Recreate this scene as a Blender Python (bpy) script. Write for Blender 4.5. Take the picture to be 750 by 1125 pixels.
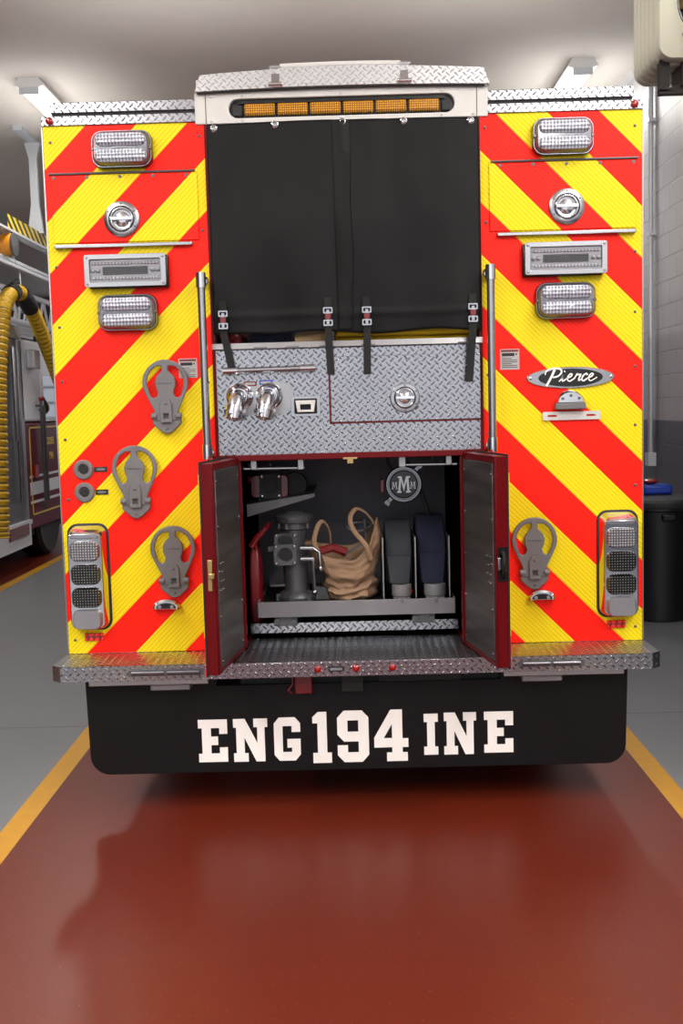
import bpy, bmesh, math, random
from mathutils import Vector, Matrix, noise
random.seed(7)
PI = math.pi
for o in list(bpy.data.objects): bpy.data.objects.remove(o)
SC = bpy.context.scene
COL = SC.collection

# ------------------------------------------------------------------ camera
CF, CP, CR, CY = 1194.24, .0955, .0267, -.0099
CC = Vector((0.003, -4.699, 1.726))
_f = Vector((math.sin(CY)*math.cos(CP), math.cos(CY)*math.cos(CP), -math.sin(CP)))
_r = Vector((math.cos(CY), -math.sin(CY), 0)); _u = _r.cross(_f)
RX = _r*math.cos(CR) - _u*math.sin(CR); UX = _r*math.sin(CR) + _u*math.cos(CR)
cam = bpy.data.cameras.new('camera'); co = bpy.data.objects.new('camera', cam); COL.objects.link(co)
cam.sensor_fit = 'VERTICAL'; cam.sensor_height = 36; cam.lens = CF*36/1125; cam.clip_start = .05; cam.clip_end = 200
M = Matrix.Identity(4)
for i in range(3): M[i][0] = RX[i]; M[i][1] = UX[i]; M[i][2] = -_f[i]; M[i][3] = CC[i]
co.matrix_world = M; SC.camera = co
def at(u, v, Y=0.0):
    "point of the vertical plane y = Y seen at photo pixel (u, v)"
    d = _f*CF + RX*(u-375) + UX*(562.5-v); t = (Y-CC.y)/d.y
    P = CC + d*t; return P.x, P.z

# ------------------------------------------------------------------ world, lights, exposure
SC.view_settings.view_transform = 'Standard'; SC.view_settings.look = 'None'
SC.view_settings.gamma = 1; SC.view_settings.use_curve_mapping = False
SC.view_settings.exposure = -0.22
W = bpy.data.worlds.new('daylight'); SC.world = W; W.use_nodes = True
wn = W.node_tree.nodes; wl = W.node_tree.links
bg = wn['Background']; bg.inputs[1].default_value = .7
tc = wn.new('ShaderNodeTexCoord'); sx = wn.new('ShaderNodeSeparateXYZ'); rp = wn.new('ShaderNodeValToRGB')
wl.new(tc.outputs['Generated'], sx.inputs[0]); wl.new(sx.outputs[2], rp.inputs[0]); wl.new(rp.outputs[0], bg.inputs[0])
rp.color_ramp.elements[0].position = .0; rp.color_ramp.elements[0].color = (.95, .97, 1, 1)
rp.color_ramp.elements[1].position = .7; rp.color_ramp.elements[1].color = (.5, .68, 1, 1)
def area(name, loc, sx_, sy_, power, rot, col=(1, .97, .92)):
    L = bpy.data.lights.new(name, 'AREA'); L.shape = 'RECTANGLE'; L.size = sx_; L.size_y = sy_; L.energy = power; L.color = col
    o = bpy.data.objects.new(name, L); o.location = loc; o.rotation_euler = rot; COL.objects.link(o); return o
CEIL = 4.9
# light of the ceiling fixtures of the hall; added upward fills brighten the ceiling
for lx in (-2.94, 2.25):
    for ly, pw in ((-7.4, 150), (-4.6, 165), (-1.8, 100), (2.4, 50), (6.6, 48)):
        if lx > 0: pw *= .8
        area('fixture_light', (lx, ly, CEIL-.2), .25, 1.3, pw, (0, 0, 0))
        if 0 < ly < 3: area('ceiling_fill', (lx*.45, ly+.6, CEIL-1.1), 1.6, 3.0, 24, (PI, 0, 0), (1, .99, .97))  # free-hanging unseen fill lamp, added to lift the ceiling
        else: area('ceiling_fill', (lx, ly, CEIL-(.95 if ly < 0 else .6)), 1.2, 2.2, pw*.85 if ly < 0 else 14, (PI, 0, 0), (1, .99, .97))
for ly in (2, 7, 12): area('fixture_light', (-7.5, ly, CEIL-.2), .25, 1.3, 110, (0, 0, 0))
for ly in (12, 18): area('fixture_light', (0, ly, CEIL-.2), .25, 1.3, 110, (0, 0, 0))
# daylight through the open bay door behind the camera
area('door_daylight', (0, -8.8, 2.3), 9, 4, 120, (math.radians(90), 0, 0), (.96, .98, 1))

# ------------------------------------------------------------------ materials
def lin(c):
    if isinstance(c, str): c = tuple(int(c[i:i+2], 16)/255 for i in (0, 2, 4))
    return tuple((v/12.92 if v <= .04045 else ((v+.055)/1.055)**2.4) for v in c) + (1,)
class NT:
    def __init__(s, name):
        s.m = bpy.data.materials.new(name); s.m.use_nodes = True; s.t = s.m.node_tree; s.p = s.t.nodes['Principled BSDF']
    def n(s, t, **k):
        x = s.t.nodes.new(t)
        for a, b in k.items(): setattr(x, a, b)
        return x
    def l(s, a, b): s.t.links.new(a, b)
    def math(s, op, a, b=None, c=None):
        x = s.n('ShaderNodeMath', operation=op)
        for i, v in enumerate((a, b, c)):
            if v is None: continue
            if isinstance(v, (int, float)): x.inputs[i].default_value = v
            else: s.l(v, x.inputs[i])
        return x.outputs[0]
    def pos(s):
        g = s.n('ShaderNodeNewGeometry'); q = s.n('ShaderNodeSeparateXYZ'); s.l(g.outputs['Position'], q.inputs[0]); s.gp = g.outputs['Position']
        return q.outputs
    def mix(s, f, a, b):
        x = s.n('ShaderNodeMix', data_type='RGBA')
        for i, v in ((0, f), (6, a), (7, b)):
            if isinstance(v, (int, float)): x.inputs[i].default_value = v
            elif isinstance(v, tuple): x.inputs[i].default_value = v
            else: s.l(v, x.inputs[i])
        return x.outputs[2]
    def noise(s, scale, detail=3, vec=None, rough=.5):
        x = s.n('ShaderNodeTexNoise'); x.inputs['Scale'].default_value = scale; x.inputs['Detail'].default_value = detail; x.inputs['Roughness'].default_value = rough
        if vec is None:
            g = s.n('ShaderNodeNewGeometry'); vec = g.outputs['Position']
        s.l(vec, x.inputs['Vector']); return x.outputs['Fac']
    def bump(s, h, dist=.002, strength=1.0):
        b = s.n('ShaderNodeBump'); b.inputs['Distance'].default_value = dist; b.inputs['Strength'].default_value = strength
        s.l(h, b.inputs['Height']); s.l(b.outputs[0], s.p.inputs['Normal'])
    def rng(s, v, a, b, c, d):
        x = s.n('ShaderNodeMapRange'); s.l(v, x.inputs[0])
        for i, q in enumerate((a, b, c, d)): x.inputs[i+1].default_value = q
        return x.outputs[0]
def setp(p, c, rough, metal=0, coat=0, spec=None):
    p.inputs['Base Color'].default_value = lin(c); p.inputs['Roughness'].default_value = rough; p.inputs['Metallic'].default_value = metal
    p.inputs['Coat Weight'].default_value = coat; p.inputs['Coat Roughness'].default_value = .08
    if spec is not None: p.inputs['Specular IOR Level'].default_value = spec
def mat(name, c, rough=.5, metal=0, coat=0, nz=None, spec=None, var=0):
    t = NT(name); setp(t.p, c, rough, metal, coat, spec)
    if nz: t.bump(t.noise(nz[0], 4), nz[1])
    if var:
        c0 = lin(c); a = tuple(v*(1-var) for v in c0[:3])+(1,); b = tuple(min(1, v*(1+var)) for v in c0[:3])+(1,)
        t.l(t.mix(t.noise(6, 5), a, b), t.p.inputs['Base Color'])
    return t.m
MT = {}
MT['chrome'] = mat('chrome', 'cfcfd4', .10, 1)
MT['bezel'] = mat('grey_lamp_bezel', '77777e', .25, 1)
MT['steel'] = mat('satin_steel', 'a4a4a8', .26, 1)
MT['alu'] = mat('brushed_aluminium', 'a3a3a6', .38, 1, nz=(120, .0004))
MT['cast'] = mat('cast_grey_aluminium', '6c6a6c', .55, .2, nz=(300, .0006), var=.15)
MT['castdark'] = mat('dark_cast_metal', '5c5c5f', .42, .5, nz=(160, .0008), var=.25)
MT['black'] = mat('black_rubber', '141416', .6)
MT['blackgloss'] = mat('black_plastic', '0c0c0d', .25)
MT['flap'] = mat('black_mud_flap', '0c090b', .5, nz=(40, .0006), var=.15, spec=.25)
MT['vinyl'] = mat('black_vinyl', '080809', .58, nz=(900, .0003), spec=.22)
MT['web'] = mat('black_webbing', '0d0d0e', .8, nz=(500, .0004))
MT['red'] = mat('dark_red_paint', '5c0409', .3, 0, .05, spec=.15)
MT['white'] = mat('pale_grey_paint', 'c9c6c2', .4, nz=(300, .0002))
MT['inner'] = mat('dark_grey_spatter_coat', '66636a', .7, nz=(260, .0008), var=.3)
MT['tray'] = mat('grey_spatter_tray', '7a777c', .5, .2, nz=(400, .0008), var=.12)
MT['amber'] = None
MT['redlens'] = mat('red_lens', '8c0708', .2, 0, .5)
MT['decal'] = mat('white_reflective_letters', 'fbf6f1', .5, var=.03)
MT['paper'] = mat('label_stock', 'a8a4a4', .4)
MT['canvas'] = mat('tan_canvas', '93745a', .9, nz=(180, .003), var=.45)
MT['navy'] = mat('navy_hose_jacket', '0d142c', .85, nz=(300, .001), var=.2)
MT['greyhose'] = mat('dark_grey_hose_jacket', '26292f', .8, nz=(250, .001), var=.25)
MT['yellowhose'] = mat('yellow_hose_jacket', 'd8b012', .7, nz=(300, .001), var=.15)
MT['brown'] = mat('tan_hose_jacket', '8a7350', .8, nz=(300, .001), var=.2)
MT['blue'] = mat('blue_plastic', '1c3fae', .4)
MT['redtool'] = mat('red_enamel', '6e0c12', .35, 0, .3, nz=(60, .0008))
MT['brass'] = mat('brass', 'b59a68', .35, .9)
MT['cream'] = mat('cream_sheet_metal', 'ccc8b4', .42, nz=(20, .0006))
MT['bracket'] = mat('brown_bracket', '2e2622', .6)
MT['tube'] = mat('white_enamel', 'e5e5e5', .4)
MT['orange'] = mat('orange_casing', 'd88a10', .35, 0, .3)
MT['maroon'] = mat('maroon_paint', '5a0a20', .4, 0, 0, spec=.2)
MT['truckwhite'] = mat('silver_white_panel', 'dcdee4', .4, .1)
MT['glass'] = mat('dark_window_glass', '1c2c36', .06, 0, 0, spec=.8)
MT['gold'] = mat('gold_leaf', 'e0bc50', .4, .1)
MT['bin'] = mat('black_bin_plastic', '101113', .42, nz=(200, .0005))
MT['lidgrey'] = mat('charcoal_lid_plastic', '2c2e32', .5)
MT['galv'] = mat('galvanised_rail', 'd4d8de', .45, .4, nz=(50, .0004))

def tread(name, c, rough, side=False):
    t = NT(name); setp(t.p, c, rough, 1); x, y, z = t.pos()[:3]
    if side: x, y = y, x
    p = .0345; b = t.math('ADD', y, z)
    def lay(off, sgn):
        u = t.math('SUBTRACT', t.math('FRACT', t.math('ADD', t.math('DIVIDE', x, p), off+50)), .5)
        v = t.math('SUBTRACT', t.math('FRACT', t.math('ADD', t.math('DIVIDE', b, p), off+50)), .5)
        a1 = t.math('DIVIDE', t.math('ADD', u, t.math('MULTIPLY', v, sgn)), 1.414*.36)
        a2 = t.math('DIVIDE', t.math('SUBTRACT', u, t.math('MULTIPLY', v, sgn)), 1.414*.105)
        return t.math('SUBTRACT', 1, t.math('ADD', t.math('MULTIPLY', a1, a1), t.math('MULTIPLY', a2, a2)))
    h = t.math('MAXIMUM', lay(0, 1), lay(.5, -1)); h = t.math('MAXIMUM', h, 0)
    h = t.math('POWER', h, .6)
    t.bump(h, .005)
    c0 = lin(c); nz = t.noise(3.5, 4)
    edge = t.rng(h, 0, .55, 0, 1)
    ring = t.math('MULTIPLY', edge, t.math('SUBTRACT', 1, edge)); ring = t.math('MULTIPLY', ring, 3.2)  # dark reflections along the bar edges, put into the colour
    base = t.mix(nz, tuple(v*.72 for v in c0[:3])+(1,), c0)
    t.l(t.mix(ring, base, tuple(v*.22 for v in c0[:3])+(1,)), t.p.inputs['Base Color'])
    return t.m
MT['tread'] = tread('diamond_tread_plate', 'a6a6ac', .22)
MT['treadtop'] = tread('lightened_tread_plate', 'dcdce0', .40)  # lighter copy of the plate; brightness put into the colour against dark reflections
MT['treadflat'] = mat('worn_plate_metal', '97979b', .30, 1, var=.15)
MT['lozenge'] = mat('bright_tread_bars', 'e8e8ec', .28, 1)
MT['treaddark'] = tread('dark_tread_plate', '8a8a8e', .42, True)

def chevron():
    t = NT('red_yellow_chevron_tape'); setp(t.p, 'ff0000', .5, 0, 0, .22); x, y, z = t.pos()[:3]
    s = t.math('ADD', z, t.math('ABSOLUTE', x))
    f = t.math('FRACT', t.math('ADD', t.math('DIVIDE', t.math('SUBTRACT', s, 4.014), .431), 20))
    red = t.math('GREATER_THAN', f, .5)
    rib = t.math('SINE', t.math('MULTIPLY', s, 2*PI/.0215))
    q = t.math('SUBTRACT', z, t.math('ABSOLUTE', x))
    cell = t.math('SINE', t.math('MULTIPLY', q, 2*PI/.02))
    tex = t.math('ADD', t.math('MULTIPLY', rib, .7), t.math('MULTIPLY', t.math('MULTIPLY', rib, cell), .3))
    k = t.rng(tex, -1, 1, 0, 1)
    yel = t.mix(k, lin('dabc00'), lin('f2dc18')); rd = t.mix(k, lin('f01000'), lin('ff1e02'))
    t.l(t.mix(red, yel, rd), t.p.inputs['Base Color']); t.bump(k, .0005, .4)
    t.p.inputs['Coat Roughness'].default_value = .15
    return t.m
MT['chevron'] = chevron()

def dots(name, base, dot, pitch, rad, rough=.2, metal=0.0):
    t = NT(name); setp(t.p, base, rough, metal, .25); x, y, z = t.pos()[:3]
    u = t.math('SUBTRACT', t.math('FRACT', t.math('ADD', t.math('DIVIDE', x, pitch), 90)), .5)
    v = t.math('SUBTRACT', t.math('FRACT', t.math('ADD', t.math('DIVIDE', z, pitch), 90)), .5)
    d = t.math('ADD', t.math('MULTIPLY', u, u), t.math('MULTIPLY', v, v))
    k = t.rng(d, rad*rad*.5, rad*rad*1.2, 1, 0)
    t.l(t.mix(k, lin(base), lin(dot)), t.p.inputs['Base Color']); t.bump(k, .002)
    return t.m
MT['amber'] = dots('amber_led_lens', '9a5a06', 'e8b030', .0095, .34)
MT['leddark'] = dots('smoked_led_lens', '060607', '8c8c88', .0115, .21)
MT['ledclear'] = dots('clear_led_lens', '5c5c60', 'b4b4ba', .0115, .34, .2, .35)
MT['ledgrid'] = dots('scene_light_led', '1c1c1e', '6c6c70', .008, .3)
MT['redled'] = dots('red_reflector', '8c0602', 'f01c0c', .026, .42)
def ribs():
    t = NT('ribbed_clear_lens'); setp(t.p, 'b9bac6', .2, .4, .3); x, y, z = t.pos()[:3]
    r = t.math('SINE', t.math('MULTIPLY', x, 2*PI/.014)); r2 = t.math('SINE', t.math('MULTIPLY', z, 2*PI/.016))
    k = t.rng(t.math('ADD', r, r2), -2, 2, 0, 1)
    t.l(t.mix(k, lin('585964'), lin('cacad6')), t.p.inputs['Base Color']); t.bump(k, .003)
    return t.m
MT['ribs'] = ribs()
MT['lens'] = mat('frosted_clear_lens', '85848a', .3, .3, .3, nz=(90, .001))
MT['lensbody'] = mat('clear_lens_body', '6c6c74', .15, .55, .4, nz=(150, .002))

def brushed_panel():
    t = NT('brushed_door_panel'); setp(t.p, '8d8a8a', .4, .9)
    mp = t.n('ShaderNodeMapping'); g = t.n('ShaderNodeNewGeometry'); t.l(g.outputs['Position'], mp.inputs[0]); mp.inputs['Scale'].default_value = (1, 1, 14)
    nz = t.noise(1.4, 3, mp.outputs[0]); t.l(t.mix(nz, lin('2e2a2a'), lin('a8a29e')), t.p.inputs['Base Color'])
    t.l(t.rng(t.noise(60, 3, mp.outputs[0]), 0, 1, .3, .5), t.p.inputs['Roughness']); return t.m
MT['brushed'] = brushed_panel()

def hazard():
    t = NT('black_yellow_hazard_tape'); setp(t.p, 'e8c818', .4); x, y, z = t.pos()[:3]
    f = t.math('FRACT', t.math('ADD', t.math('DIVIDE', t.math('ADD', y, t.math('MULTIPLY', z, 1.6)), .2), 30))
    t.l(t.mix(t.math('GREATER_THAN', f, .5), lin('e6c51c'), lin('161616')), t.p.inputs['Base Color']); return t.m
MT['hazard'] = hazard()
def duct():
    t = NT('yellow_corrugated_hose'); setp(t.p, 'c9a01c', .5)
    return t.m
MT['duct'] = duct(); MT['ductdark'] = mat('dark_hose_groove', '4d3a10', .6)

def floor_mat():
    t = NT('painted_bay_floor'); setp(t.p, '888888', .3, 0, 0, .5); P = t.pos(); x, y = P[0], P[1]
    n1 = t.noise(1.1, 5); n2 = t.noise(16, 6); n3 = t.noise(220, 2)
    def band(a, b): return t.math('MULTIPLY', t.math('GREATER_THAN', x, a), t.math('LESS_THAN', x, b))
    grey = t.mix(n1, lin('707276'), lin('7c7e82')); grey = t.mix(t.math('MULTIPLY', n2, .25), grey, lin('5f5d5b'))
    jf = t.math('ABSOLUTE', t.math('SUBTRACT', t.math('FRACT', t.math('ADD', t.math('DIVIDE', t.math('ADD', y, -1.2), 4.6), 10.5)), .5))
    grey = t.mix(t.math('LESS_THAN', jf, .0011), grey, lin('3c3c3e'))
    red = t.mix(n1, lin('5d1c0b'), lin('631f0e')); red = t.mix(t.math('MULTIPLY', n2, .25), red, lin('541808'))
    spk = t.math('GREATER_THAN', t.noise(130, 0), .815); red = t.mix(t.math('MULTIPLY', spk, .7), red, lin('a0705c'))
    yel = t.mix(n2, lin('b8841a'), lin('c89222'))
    c = t.mix(band(-1.395, 1.333), grey, red)
    c = t.mix(t.math('ADD', band(-1.5, -1.395), band(1.333, 1.433)), c, yel)
    c = t.mix(band(-7.4, -3.62), c, red)
    c = t.mix(t.math('ADD', band(-3.62, -3.51), band(-7.5, -7.4)), c, yel)
    t.l(c, t.p.inputs['Base Color'])
    t.p.inputs['Roughness'].default_value = .36
    t.bump(n3, .0003, .25)
    return t.m
MT['floor'] = floor_mat()
def block_mat():
    t = NT('painted_concrete_block'); setp(t.p, 'c0c0c4', .45); P = t.pos()
    cb = t.n('ShaderNodeCombineXYZ'); t.l(P[1], cb.inputs[0]); t.l(t.math('ADD', P[2], -1.537+.203*8), cb.inputs[1])
    br = t.n('ShaderNodeTexBrick'); t.l(cb.outputs[0], br.inputs['Vector'])
    br.inputs['Scale'].default_value = 1; br.inputs['Mortar Size'].default_value = .006; br.inputs['Brick Width'].default_value = .406; br.inputs['Row Height'].default_value = .203
    br.inputs['Mortar Smooth'].default_value = .3
    h = br.outputs['Fac']
    up = t.mix(t.noise(.8, 3), lin('b9bac0'), lin('cbcbcf')); lo = t.mix(t.noise(.8, 3), lin('474956'), lin('565866'))
    c = t.mix(t.math('GREATER_THAN', P[2], 1.537), lo, up)
    dk = t.n('ShaderNodeMix', data_type='RGBA', blend_type='MULTIPLY'); t.l(t.math('MULTIPLY', h, .45), dk.inputs[0]); t.l(c, dk.inputs[6]); dk.inputs[7].default_value = (.45, .45, .47, 1)
    t.l(dk.outputs[2], t.p.inputs['Base Color'])
    t.bump(t.math('SUBTRACT', t.math('MULTIPLY', t.noise(60, 4), .15), h), .006); return t.m
MT['block'] = block_mat()
MT['ceil'] = mat('painted_ceiling', 'd6d0c8', .7, nz=(3, .004), var=.04)
MT['wallfar'] = mat('grey_wall', '6d7178', .7, var=.05)
MT['concrete'] = mat('pale_concrete_apron', 'a09d98', .8, var=.08)
def emis(name, c, e):
    t = NT(name); setp(t.p, c, .5); t.p.inputs['Emission Color'].default_value = lin(c); t.p.inputs['Emission Strength'].default_value = e; return t.m
MT['lamp'] = emis('lit_fluorescent_tube', 'fffaf0', 9)
MT['daypane'] = emis('bright_daylight_pane', 'e8eefc', 1.6)

# ------------------------------------------------------------------ mesh building
def rr(w, h, r, n=5, cx=0, cz=0):
    P = []
    for sx_, sz_, a0 in ((1, 1, 0), (-1, 1, 90), (-1, -1, 180), (1, -1, 270)):
        for i in range(n+1):
            a = math.radians(a0+90*i/n); P.append((cx+sx_*(w/2-r)+r*math.cos(a), cz+sz_*(h/2-r)+r*math.sin(a)))
    return P
def ell(a, b, n=40, cx=0, cz=0, t0=0, t1=2*PI):
    full = abs(t1-t0-2*PI) < 1e-6; m = n if full else n+1
    return [(cx+a*math.cos(t0+(t1-t0)*i/n), cz+b*math.sin(t0+(t1-t0)*i/n)) for i in range(m)]
class MB:
    def __init__(s): s.b = bmesh.new(); s.mi = 0; s.M = None
    def _f(s, vs):
        try:
            f = s.b.faces.new(vs); f.material_index = s.mi; return f
        except ValueError: return None
    def v(s, x, y=None, z=None):
        p = Vector(x) if y is None else Vector((x, y, z))
        if s.M is not None: p = s.M @ p
        return s.b.verts.new(p)
    def box(s, x0, x1, y0, y1, z0, z1):
        if x0 > x1: x0, x1 = x1, x0
        V = [s.v(x, y, z) for z in (z0, z1) for y in (y0, y1) for x in (x0, x1)]
        for q in ((0, 2, 3, 1), (4, 5, 7, 6), (0, 1, 5, 4), (2, 6, 7, 3), (0, 4, 6, 2), (1, 3, 7, 5)): s._f([V[i] for i in q])
        return s
    def obox(s, p0, p1, w, h, up=Vector((0, 0, 1))):
        "bar from p0 to p1 with width w (sideways) and height h (along up)"
        p0, p1 = Vector(p0), Vector(p1); d = (p1-p0).normalized(); sd = d.cross(up).normalized(); u2 = sd.cross(d)
        R = [[s.v(p+sd*a*w/2+u2*b*h/2) for a, b in ((-1, -1), (1, -1), (1, 1), (-1, 1))] for p in (p0, p1)]
        for i in range(4): s._f([R[0][i], R[0][(i+1) % 4], R[1][(i+1) % 4], R[1][i]])
        s._f(R[0][::-1]); s._f(R[1]); return s
    def rings(s, R, closed=True, c0=True, c1=True):
        R = [[s.v(*p) for p in r] for r in R]; n = len(R[0])
        for a, b in zip(R, R[1:]):
            for i in range(n if closed else n-1): s._f([a[i], a[(i+1) % n], b[(i+1) % n], b[i]])
        if c0: s._f(R[0][::-1])
        if c1: s._f(R[-1])
        return s
    def loft(s, loops):
        "loops: list of (y, [(x, z)]) from back to front (towards the camera)"
        return s.rings([[(x, y, z) for x, z in l] for y, l in loops])
    def tube(s, P, r, seg=10, closed=False, cap=True, flat=None):
        P = [Vector(p) for p in P]; n = len(P); R = []; ref = None
        rad = r if isinstance(r, (list, tuple)) else [r]*n
        for i, p in enumerate(P):
            if closed: d = P[(i+1) % n]-P[i-1]
            else: d = P[min(i+1, n-1)]-P[max(i-1, 0)]
            d.normalize()
            if ref is None: ref = Vector((0, 0, 1)) if abs(d.z) < .9 else Vector((1, 0, 0))
            a = (ref-d*ref.dot(d)).normalized(); b = d.cross(a); ref = a
            k = flat if flat else (1, 1)
            R.append([tuple(p+a*math.cos(2*PI*j/seg)*rad[i]*k[0]+b*math.sin(2*PI*j/seg)*rad[i]*k[1]) for j in range(seg)])
        if closed: R.append(R[0]); return s.rings(R, True, False, False)
        return s.rings(R, True, cap, cap)
    def cyl(s, p0, p1, r, seg=20, r2=None): return s.tube([p0, p1], [r, r if r2 is None else r2], seg)
    def lathe(s, prof, c, axis='y', seg=28):
        "prof: (radius, offset along axis); c centre"
        R = []
        for rad, h in prof:
            ring = []
            for j in range(seg):
                a = 2*PI*j/seg; u, v = rad*math.cos(a), rad*math.sin(a)
                ring.append({'y': (c[0]+u, c[1]+h, c[2]+v), 'z': (c[0]+u, c[1]+v, c[2]+h), 'x': (c[0]+h, c[1]+u, c[2]+v)}[axis])
            R.append(ring)
        return s.rings(R)
    def sph(s, c, r, seg=14, k=(1, 1, 1)):
        R = []
        for i in range(1, seg//2):
            a = PI*i/(seg//2)
            R.append([(c[0]+k[0]*r*math.sin(a)*math.cos(2*PI*j/seg), c[1]+k[1]*r*math.sin(a)*math.sin(2*PI*j/seg), c[2]+k[2]*r*math.cos(a)) for j in range(seg)])
        return s.rings(R)
    def prism(s, outer, y0, y1, holes=(), plane='xz'):
        t = bmesh.new()
        for L in [outer]+list(holes):
            vs = [t.verts.new((p[0], p[1], 0)) for p in L]
            for i in range(len(vs)): t.edges.new((vs[i], vs[(i+1) % len(vs)]))
        bmesh.ops.triangle_fill(t, use_beauty=True, use_dissolve=False, edges=t.edges[:], normal=(0, 0, 1))
        t.verts.index_update()
        mp = {'xz': lambda a, b, d: (a, d, b), 'yz': lambda a, b, d: (d, a, b), 'xy': lambda a, b, d: (a, b, d)}[plane]
        A = [s.v(*mp(v.co.x, v.co.y, y0)) for v in t.verts]; B = [s.v(*mp(v.co.x, v.co.y, y1)) for v in t.verts]
        for f in t.faces:
            ix = [v.index for v in f.verts]; s._f([A[i] for i in ix]); s._f([B[i] for i in ix[::-1]])
        k = 0
        for L in [outer]+list(holes):
            n = len(L)
            for i in range(n): s._f([A[k+i], A[k+(i+1) % n], B[k+(i+1) % n], B[k+i]])
            k += n
        t.free(); return s
    def build(s, name, mats, parent=None, smooth=35, bevel=0, label=None, cat=None, group=None, kind=None, origin=True):
        if not isinstance(mats, (list, tuple)): mats = [mats]
        b = s.b; bmesh.ops.recalc_face_normals(b, faces=b.faces[:]); b.normal_update()
        for f in b.faces: f.smooth = True
        for e in b.edges:
            if len(e.link_faces) == 2: e.smooth = e.calc_face_angle(0) < math.radians(smooth)
        lo = Vector([min(v.co[i] for v in b.verts) for i in range(3)]); hi = Vector([max(v.co[i] for v in b.verts) for i in range(3)])
        c = Vector(((lo.x+hi.x)/2, (lo.y+hi.y)/2, lo.z)) if origin else Vector((0, 0, 0))
        bmesh.ops.translate(b, verts=b.verts[:], vec=-c)
        me = bpy.data.meshes.new(name); b.to_mesh(me); b.free()
        for m in mats: me.materials.append(MT[m] if isinstance(m, str) else m)
        o = bpy.data.objects.new(name, me); COL.objects.link(o); WL[o.name] = c.copy()
        o.location = c
        if parent is not None:
            o.parent = parent; o.location = c - WL[parent.name]
        if bevel:
            md = o.modifiers.new('bevel', 'BEVEL'); md.width = bevel; md.segments = 2; md.limit_method = 'ANGLE'; md.angle_limit = math.radians(40); md.harden_normals = False
        tag(o, label, cat, group, kind); return o
WL = {}
def tag(o, label=None, cat=None, group=None, kind=None):
    for k, v in (('label', label), ('category', cat), ('group', group), ('kind', kind)):
        if v: o[k] = v
    return o
def empty(name, loc, label, cat, group=None):
    o = bpy.data.objects.new(name, None); COL.objects.link(o); o.location = loc; WL[o.name] = Vector(loc); o.empty_display_size = .1
    return tag(o, label, cat, group)
def lozenges(mb, x0, x1, y0, y1, z, mi):
    p = .0345; mb.mi = mi; i0 = int(x0/p)-1
    for i in range(i0, int(x1/p)+2):
        for j in range(int(y0/p)-1, int(y1/p)+2):
            for o, sg in ((0, 1), (.5, -1)):
                cx, cy = (i+o)*p, (j+o)*p
                if not (x0+.010 < cx < x1-.010 and y0+.008 < cy < y1-.008): continue
                a, b = .0092, .0030
                P = [(cx+a, cy+a*sg), (cx-b, cy+b*sg), (cx-a, cy-a*sg), (cx+b, cy-b*sg)]
                V = [mb.v(q[0], q[1], z) for q in P]; T = mb.v(cx, cy, z+.0028)
                for k in range(4): mb._f([V[k], V[(k+1) % 4], T])
    mb.mi = 0
def screw_part(x, z, y, r, parent, m='castdark', name='screw'):
    mb = MB(); screw(mb, x, z, y, r); return mb.build(name, m, parent)
def screw(mb, x, z, y=-.004, r=.006): mb.lathe([(r, .006), (r, 0), (r*.5, -.002)], (x, y, z), 'y', 10)

# ------------------------------------------------------------------ the hall
RW = 2.8; LW = -11.0; FAR = 25.0; BACK = -9.0
mb = MB(); mb.box(LW, RW, BACK, FAR, -.1, 0); mb.build('floor', 'floor', kind='structure')
mb = MB(); mb.box(LW, RW, BACK, FAR, CEIL, CEIL+.1); mb.build('ceiling', 'ceil', kind='structure')
mb = MB(); mb.box(RW, RW+.2, BACK, FAR, 0, CEIL); mb.build('wall_right', 'block', kind='structure')
mb = MB(); mb.box(LW-.2, LW, BACK, FAR, 0, CEIL); mb.build('wall_left', 'wallfar', kind='structure')
mb = MB()
mb.box(LW, RW, FAR, FAR+.2, 3.7, CEIL)
mb.box(LW, -7.9, FAR, FAR+.2, 0, 3.7); mb.box(-3.3, -1.9, FAR, FAR+.2, 0, 3.7); mb.box(1.9, RW, FAR, FAR+.2, 0, 3.7); mb.build('wall_far', 'wallfar', kind='structure')
for i, (a, b) in enumerate(((-7.9, -3.3), (-1.9, 1.9))):
    mb = MB(); mb.box(a, b, FAR+.02, FAR+.08, 0, 1.2)
    for k in range(7): z = 1.2+k*.42; mb.box(a, b, FAR+.02, FAR+.08, z, z+.06)
    for k in range(6): x = a+(b-a)*k/5; mb.box(x-.04, x+.04, FAR+.015, FAR+.085, 1.2, 3.7)
    d = mb.build('door_%d' % (i+1), 'truckwhite', kind='structure')
    mb = MB(); mb.box(a, b, FAR+.045, FAR+.055, 1.2, 3.7); mb.build('window_pane', 'daypane', d)
# front wall behind the camera with its open bay door
mb = MB(); mb.box(LW, RW, BACK-.2, BACK, 4.3, CEIL); mb.box(LW, -7.5, BACK-.2, BACK, 0, 4.3); mb.box(-3.4, -2.5, BACK-.2, BACK, 0, 4.3); mb.box(2.3, RW, BACK-.2, BACK, 0, 4.3)
mb.build('wall_front', 'wallfar', kind='structure')
mb = MB(); mb.box(-30, 30, -40, BACK, -.12, -.02); mb.build('ground', 'concrete', kind='structure')

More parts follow.
